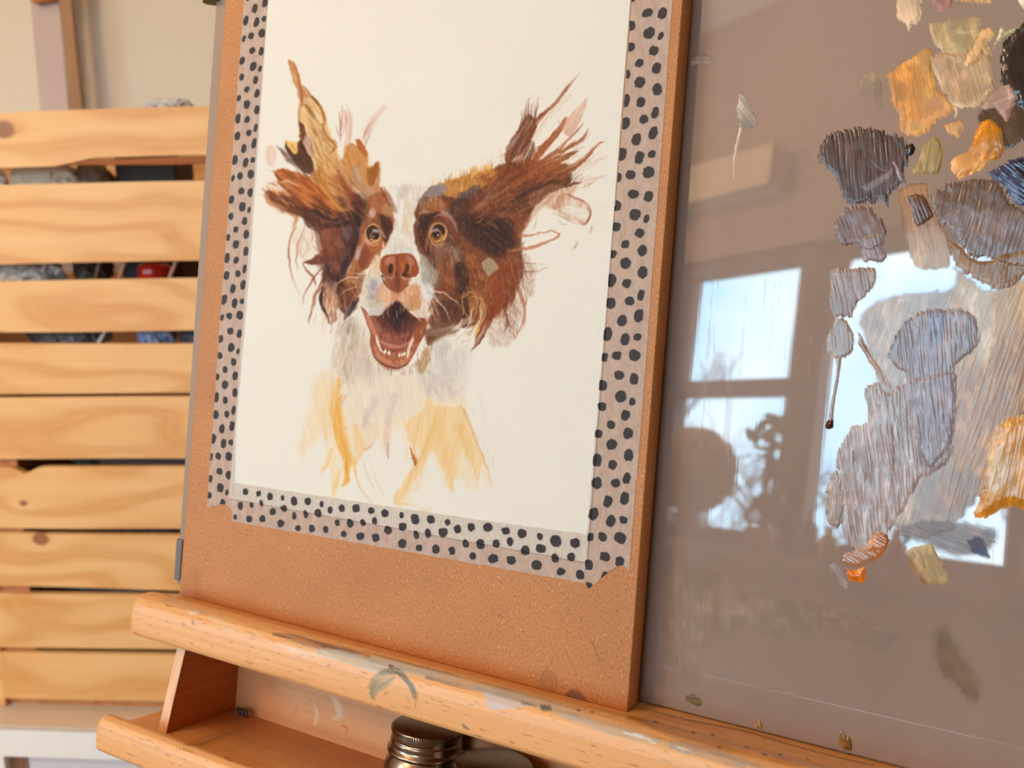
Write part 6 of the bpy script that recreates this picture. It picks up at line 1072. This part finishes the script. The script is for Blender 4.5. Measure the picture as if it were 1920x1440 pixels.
# ================================================================ room shell
RX0, RX1, RY0, RY1, RZ1 = -2.2, 1.9, -1.0, 1.66, 2.45
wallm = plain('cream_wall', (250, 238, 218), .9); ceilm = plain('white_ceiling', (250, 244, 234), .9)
def struct(name, bm, m): return link(name, bm_mesh(name, bm), m, kind='structure')
fl = wood('floor_boards', (196, 150, 104), (160, 112, 70), (4, 30, 4), rough=.5)
struct('floor', box_bm(RX0 - .1, RX1 + .1, RY0 - .12, RY1 + .1, -.05, 0), fl)
struct('ceiling', box_bm(RX0 - .1, RX1 + .1, RY0 - .12, RY1 + .1, RZ1, RZ1 + .05), ceilm)
struct('wall_back', box_bm(RX0 - .1, RX1 + .1, RY1, RY1 + .08, 0, RZ1), wallm)
struct('wall_right', box_bm(RX1, RX1 + .08, RY0, RY1, 0, RZ1), wallm)
def wall_hole(name, x0, x1, hx0, hx1, hz0, hz1, y0, y1, swap=False, m=None):
    bm = bmesh.new()
    for a, b, c_, d in ((x0, hx0, 0, RZ1), (hx1, x1, 0, RZ1), (hx0, hx1, 0, hz0), (hx0, hx1, hz1, RZ1)):
        if swap: box_bm(y0, y1, a, b, c_, d, 0, 1, bm)
        else: box_bm(a, b, y0, y1, c_, d, 0, 1, bm)
    return struct(name, bm, m or wallm)
WX0, WX1, WZ0, WZ1 = -1.93, -.50, W_(-.13), W_(.60)
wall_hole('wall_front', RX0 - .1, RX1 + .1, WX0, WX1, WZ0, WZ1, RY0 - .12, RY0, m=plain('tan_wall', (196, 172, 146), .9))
LY0, LY1, LZ0, LZ1 = -.92, -.14, .85, 2.2
wall_hole('wall_left', RY0, RY1, LY0, LY1, LZ0, LZ1, RX0 - .1, RX0, True)
fm = plain('window_brown', (122, 98, 86), .5)
def pane_mat():
    def b(nt, bs, nd, L, out):
        tr = nd('BsdfTransparent'); gl = nd('BsdfGlossy'); gl.inputs['Roughness'].default_value = .02; lw = nd('LayerWeight'); fr = nd('Math', operation='POWER'); L(lw.outputs['Facing'], fr.inputs[0]); fr.inputs[1].default_value = 4.; f2 = nd('Math', operation='MULTIPLY_ADD'); L(fr.outputs[0], f2.inputs[0]); f2.inputs[1].default_value = .45; f2.inputs[2].default_value = .03; mx = nd('MixShader'); L(f2.outputs[0], mx.inputs[0]); L(tr.outputs[0], mx.inputs[1]); L(gl.outputs[0], mx.inputs[2]); L(mx.outputs[0], out.inputs[0])
    return mat('window_glass', b)
pm = pane_mat()
def window(n, horiz, a0, a1, z0, z1, d0, posts, bars, w=.04):
    e = link('window_%d' % n, None, None, kind='structure'); y0, y1 = d0, d0 + .045
    def bx(a, b, c_, d, nm, m=fm, ya=y0, yb=y1, bev=.002):
        bm = box_bm(a, b, ya, yb, c_, d, bev) if horiz else box_bm(ya, yb, a, b, c_, d, bev); link(nm, bm_mesh(nm, bm), m, e)
    bx(a0, a1, z0, z0 + w, 'frame_rail'); bx(a0, a1, z1 - w, z1, 'frame_rail'); bx(a0, a0 + w, z0 + w, z1 - w, 'frame_stile'); bx(a1 - w, a1, z0 + w, z1 - w, 'frame_stile')
    for (p0, p1) in posts: bx(p0, p1, z0 + w, z1 - w, 'mullion')
    for (p0, p1, q0, q1) in bars: bx(p0, p1, q0, q1, 'glazing_bar')
    bx(a0 + w * .5, a1 - w * .5, z0 + w * .5, z1 - w * .5, 'pane', pm, (y0 + y1) / 2 - .002, (y0 + y1) / 2 + .002, 0)
window(1, True, WX0, WX1, WZ0, WZ1, RY0 - .06, [(-1.072, -.985), (-1.475, -1.425)], [(-1.425, -1.072, W_(.238), W_(.277)), (-1.93 + .04, -1.475, W_(.238), W_(.277))])
window(2, False, LY0, LY1, LZ0, LZ1, RX0 - .07, [(-.56, -.51)], [])  # added side window, unseen, lets more light onto crates and board
struct('trim_1', box_bm(WX0 - .05, WX1 + .05, RY0 - .005, RY0 + .14, WZ0 - .03, WZ0 - .001, .003), plain('sill_wood', (150, 120, 100), .5))
link('curtain_pelmet', bm_mesh('curtain_pelmet', box_bm(-2.1, -1.118, RY0 + .001, RY0 + .08, W_(.735), W_(.84), .003)), plain('pelmet', (250, 232, 200), .6), label='tan pelmet board above the window, mirrored in the palette', cat='pelmet')
bm = bmesh.new(); A = []; 
for k in range(14):
    z = W_(.58) - k * .035; t = k / 13; wd = .10 * (1 - t) ** 1.2 + .006; row = []
    for q in range(13): u = q / 12; row.append(bm.verts.new((-.995 + wd * u * 1.0, RY0 + .03 + .012 * math.sin(u * 18), z)))
    A.append(row)
for a, b in zip(A, A[1:]):
    for q in range(12): bm.faces.new((a[q], a[q + 1], b[q + 1], b[q]))
bmesh.ops.solidify(bm, geom=bm.faces[:], thickness=.002)
link('curtain', bm_mesh('curtain', bm, True), plain('curtain_cloth', (190, 168, 150), .9), label='short tapering curtain beside the window post, mirrored in the palette', cat='curtain')
# plants and dried flower head on the sill
sill_top = WZ0 - .001
vs = empty('flower_vase', T((-1.235, RY0 + .085, sill_top)), 'tan dried flower head in a squat vase on the window sill', 'vase')
link('vase_body', bm_mesh('vase_body', lathe([(0, 0), (.03, 0), (.045, .02), (.04, .05), (.02, .075), (.024, .085)], 32), True), plain('vase_brown', (120, 96, 84), .4), vs)
bm = bmesh.new()
for k in range(260):
    t = math.acos(1 - 2 * (k + .5) / 260); ph = k * 2.39996; c_ = Vector((math.sin(t) * math.cos(ph), math.sin(t) * math.sin(ph), math.cos(t))) * .088
    bmesh.ops.create_icosphere(bm, subdivisions=1, radius=.016, matrix=T(c_ * (1 + .1 * rng.random())) @ Matrix.Diagonal((1, .8, .85, 1)))
bmesh.ops.translate(bm, verts=bm.verts, vec=(0, 0, .165))
link('flower_head', bm_mesh('flower_head', bm), plain('dried_flower', (214, 190, 150), .9), vs)
def leafy(name, x, y, z, n, sp, hgt, col, label, cat, scale=.05):
    e = empty(name, T((x, y, z)), label, cat); bm = bmesh.new(); st_ = bmesh.new()
    for k in range(n):
        a = rng.uniform(0, 6.28); r = rng.uniform(0, sp); zz = rng.uniform(.05, hgt); o_ = Vector((math.cos(a) * r, math.sin(a) * r * .5, zz))
        if k % 3 == 0: tube([(0, 0, .0), (o_.x * .5, o_.y * .5, zz * .6), tuple(o_)], [.004, .003, .0015], 5, st_)
        rot = Matrix.Rotation(rng.uniform(0, 6.28), 4, 'Z') @ Matrix.Rotation(rng.uniform(-1, 1), 4, 'X') @ Matrix.Rotation(rng.uniform(-1, 1), 4, 'Y'); s_ = scale * rng.uniform(.6, 1.2)
        pr = [(0, -1), (.35, -.6), (.5, 0), (.35, .6), (0, 1), (-.35, .6), (-.5, 0), (-.35, -.6)]; vs_ = [bm.verts.new(o_ + rot @ Vector((a_ * s_, b_ * s_, .12 * s_ * abs(a_) * 2))) for a_, b_ in pr]; bm.faces.new(vs_)
    bmesh.ops.solidify(bm, geom=bm.faces[:], thickness=.0006)
    link('leaves', bm_mesh('leaves', bm), plain('leaf_' + name, col, .5), e, kind=None); link('stems', bm_mesh('stems', st_), plain('stem_brown', (110, 86, 60), .7), e)
    return e
pp = leafy('potted_plant', -1.02, RY0 + .075, sill_top, 46, .06, .30, (150, 150, 80), 'leafy pot plant on the sill right of the dried flower', 'plant', .028)
link('pot', bm_mesh('pot', lathe([(0, 0), (.028, 0), (.036, .05), (.033, .05), (.030, .045), (0, .045)], 28), True), plain('terracotta', (170, 110, 80), .7), pp)
p2_ = leafy('potted_plant', -1.47, RY0 + .075, sill_top, 60, .10, .36, (140, 142, 70), 'leafy pot plant on the sill left of the dried flower', 'plant', .03)
link('pot', bm_mesh('pot', lathe([(0, 0), (.034, 0), (.044, .06), (.040, .06), (.036, .054), (0, .054)], 28), True), plain('glazed_pot', (120, 130, 120), .4), p2_)
for k, (x, hh_) in enumerate(((-.90, .10), (-.85, .07), (-.78, .12), (-.70, .08))):
    link('small_bottle', bm_mesh('small_bottle', lathe([(0, 0), (.018, 0), (.02, .004), (.02, hh_ * .6), (.008, hh_ * .8), (.008, hh_), (0, hh_)], 24), True), plain('bottle_%d' % k, [(120, 80, 60), (214, 170, 90), (90, 84, 100), (180, 90, 70)][k], .2), M=T((x, RY0 + .07, sill_top)), label=['brown', 'yellow', 'slate', 'red'][k] + ' little paint bottle on the window sill', cat='bottle')
# framed things against the far wall
cvs = empty('leaning_canvas', T((float(rp(107, 150, 1.62)[0]), 1.62, 0)), 'pinkish-white stretched canvas edge leaning upright by the back wall', 'canvas')
xa = float(rp(72, 100, 1.62)[0]); xb = float(rp(127, 100, 1.62)[0]); x0_ = float(rp(107, 150, 1.62)[0])
link('canvas_face', bm_mesh('canvas_face', box_bm(xa - x0_, xb - x0_, -.012, .02, .55, 1.62, .002)), plain('pink_white', (222, 202, 192), .8), cvs)
k0 = rp(121, 0, 1.60); k1 = rp(155, 200, 1.60)
bm = bmesh.new(); top = rp(116, -60, 1.60);  c0 = rp(128, 0, 1.60); c1 = rp(149, 200, 1.60); dd = (c1 - c0) / (c0[2] - c1[2]); P0 = c0 - dd * (-.35) * 1; 
PA = c0 - dd * .45; PB = c0 + dd * (c0[2] - .56); hw = .0105
bm = bmesh.new(); vs_ = []
for q in (PA, PB):
    for sx, sy in ((-hw, -.012), (hw, -.012), (hw, .0), (-hw, .0)): vs_.append(bm.verts.new((q[0] + sx, q[1] + sy, q[2])))
for f_ in ((0, 1, 2, 3), (7, 6, 5, 4), (0, 4, 5, 1), (1, 5, 6, 2), (2, 6, 7, 3), (3, 7, 4, 0)): bm.faces.new([vs_[k] for k in f_])
link('wooden_batten', bm_mesh('wooden_batten', bm), wood('batten', (190, 142, 98), (170, 120, 80), (60, 60, 5), rough=.6), label='thin brown wooden batten standing against the back wall', cat='batten')
q = rp(90, 0, 1.60)
bm = box_bm(-.025, .018, -.02, 0, -.004, .12, .004)
link('wooden_hanger', bm_mesh('wooden_hanger', bm), plain('amber_wood', (214, 140, 66), .5), M=T((float(q[0]), 1.60 + .006, float(q[2]))) @ Matrix.Rotation(-.12, 4, 'Y'), label='amber wooden block at the top left, over the pinkish canvas', cat='block')
# ================================================================ outside: garden trees and sky
def branch(bm, p, d, L_, r, lvl, rg):
    P = [p]; 
    for k in range(4):
        d = (d + Vector((rg.uniform(-.22, .22), rg.uniform(-.22, .22), rg.uniform(-.1, .18)))).normalized(); P.append(P[-1] + d * L_ / 4)
    tube(P, [r * (1 - .12 * k) for k in range(5)], 5 if lvl else 8, bm, cap=False)
    if lvl >= 5: return
    for k in range(3):
        a = rg.choice(P[2:]); nd_ = (d + Vector((rg.uniform(-1, 1), rg.uniform(-1, 1), rg.uniform(-.2, .8))) * .8).normalized(); branch(bm, a, nd_, L_ * rg.uniform(.55, .8), r * .60, lvl + 1, rg)
bark = plain('bark', (92, 78, 70), .9)
for k, (x, y) in enumerate(((-3.0, -2.6), (-4.9, -2.9), (-1.9, -4.0), (-3.6, -5.0), (-.6, -5.8), (-5.6, -5.6))):
    bm = bmesh.new(); branch(bm, Vector((0, 0, 0)), Vector((0, 0, 1)), 1.1, .040, 0, random.Random(40 + k)); 
    link('bare_tree', bm_mesh('bare_tree', bm, True), bark, M=T((x, y, -.4)), label='leafless garden tree outside the window, mirrored in the palette', cat='tree', group='leafless trees outside the window')
link('garden_ground', bm_mesh('garden_ground', box_bm(-9, 5, -12, RY0 - .13, -.5, -.4)), plain('lawn', (96, 104, 70), .95), kind='structure')
wd = bpy.data.worlds.new('sky'); bpy.context.scene.world = wd; wd.use_nodes = True; nt = wd.node_tree; nt.nodes.clear()
o_ = nt.nodes.new('ShaderNodeOutputWorld'); bg = nt.nodes.new('ShaderNodeBackground'); nt.links.new(bg.outputs[0], o_.inputs[0])
tc = nt.nodes.new('ShaderNodeTexCoord'); no = nt.nodes.new('ShaderNodeTexNoise'); no.inputs['Scale'].default_value = 3.; no.inputs['Detail'].default_value = 4.; nt.links.new(tc.outputs['Generated'], no.inputs[0])
rm = nt.nodes.new('ShaderNodeValToRGB'); rm.color_ramp.elements[0].position = .38; rm.color_ramp.elements[0].color = (.30, .70, 1., 1); rm.color_ramp.elements[1].position = .6; rm.color_ramp.elements[1].color = (.92, .97, 1, 1)
nt.links.new(no.outputs[0], rm.inputs[0]); nt.links.new(rm.outputs[0], bg.inputs[0]); bg.inputs[1].default_value = 12.
def portal(name, loc, rot, sx, sy):
    l = bpy.data.lights.new(name, 'AREA'); l.shape = 'RECTANGLE'; l.size = sx; l.size_y = sy; l.cycles.is_portal = True
    o = bpy.data.objects.new(name, l); C.objects.link(o); o.location = loc; o.rotation_euler = rot
portal('window_portal', ((WX0 + WX1) / 2, RY0 - .07, (WZ0 + WZ1) / 2), (math.pi / 2, 0, 0), WX1 - WX0, WZ1 - WZ0)
portal('added_window_portal', (RX0 - .08, (LY0 + LY1) / 2, (LZ0 + LZ1) / 2), (math.pi / 2, 0, -math.pi / 2), LY1 - LY0, LZ1 - LZ0)
# added globe lamp, unseen, to warm the light, left of and above the camera
pl = empty('added_pendant_lamp', T((-1.25, -.30, 1.84)), 'added warm globe lamp hanging by the windows, unseen to the left', 'lamp')
def emis(nt, bs, nd, L, out):
    e = nd('Emission'); e.inputs[0].default_value = (1., .66, .36, 1); e.inputs[1].default_value = 36.; L(e.outputs[0], out.inputs[0])
link('added_lamp_globe', bm_mesh('added_lamp_globe', lathe([(0, 0)] + [(.15 * math.sin(t), .15 - .15 * math.cos(t)) for t in np.linspace(.1, math.pi - .15, 22)] + [(.022, .30)], 48), True), mat('added_lit_globe', emis), pl)
link('added_lamp_cord', bm_mesh('added_lamp_cord', tube([(0, 0, .299), (0, 0, .45), (0, 0, RZ1 - 1.84)], .003, 8)), plain('cord_white', (220, 214, 204), .6), pl)
link('added_lamp_cap', bm_mesh('added_lamp_cap', lathe([(0, .292), (.026, .292), (.026, .32), (.008, .335), (0, .335)], 28), True), plain('cap_brass', (180, 140, 80), .3, 1.), pl)
sc = bpy.context.scene
sc.view_settings.view_transform = 'Standard'; sc.view_settings.look = 'None'; sc.view_settings.gamma = 1.; sc.view_settings.use_curve_mapping = False; sc.view_settings.exposure = EXPO
try:
    sc.cycles.use_denoising = True; sc.cycles.max_bounces = 8; sc.cycles.diffuse_bounces = 4; sc.cycles.transparent_max_bounces = 12; sc.cycles.sample_clamp_indirect = 6.; sc.cycles.caustics_reflective = False; sc.cycles.caustics_refractive = False
except Exception: pass
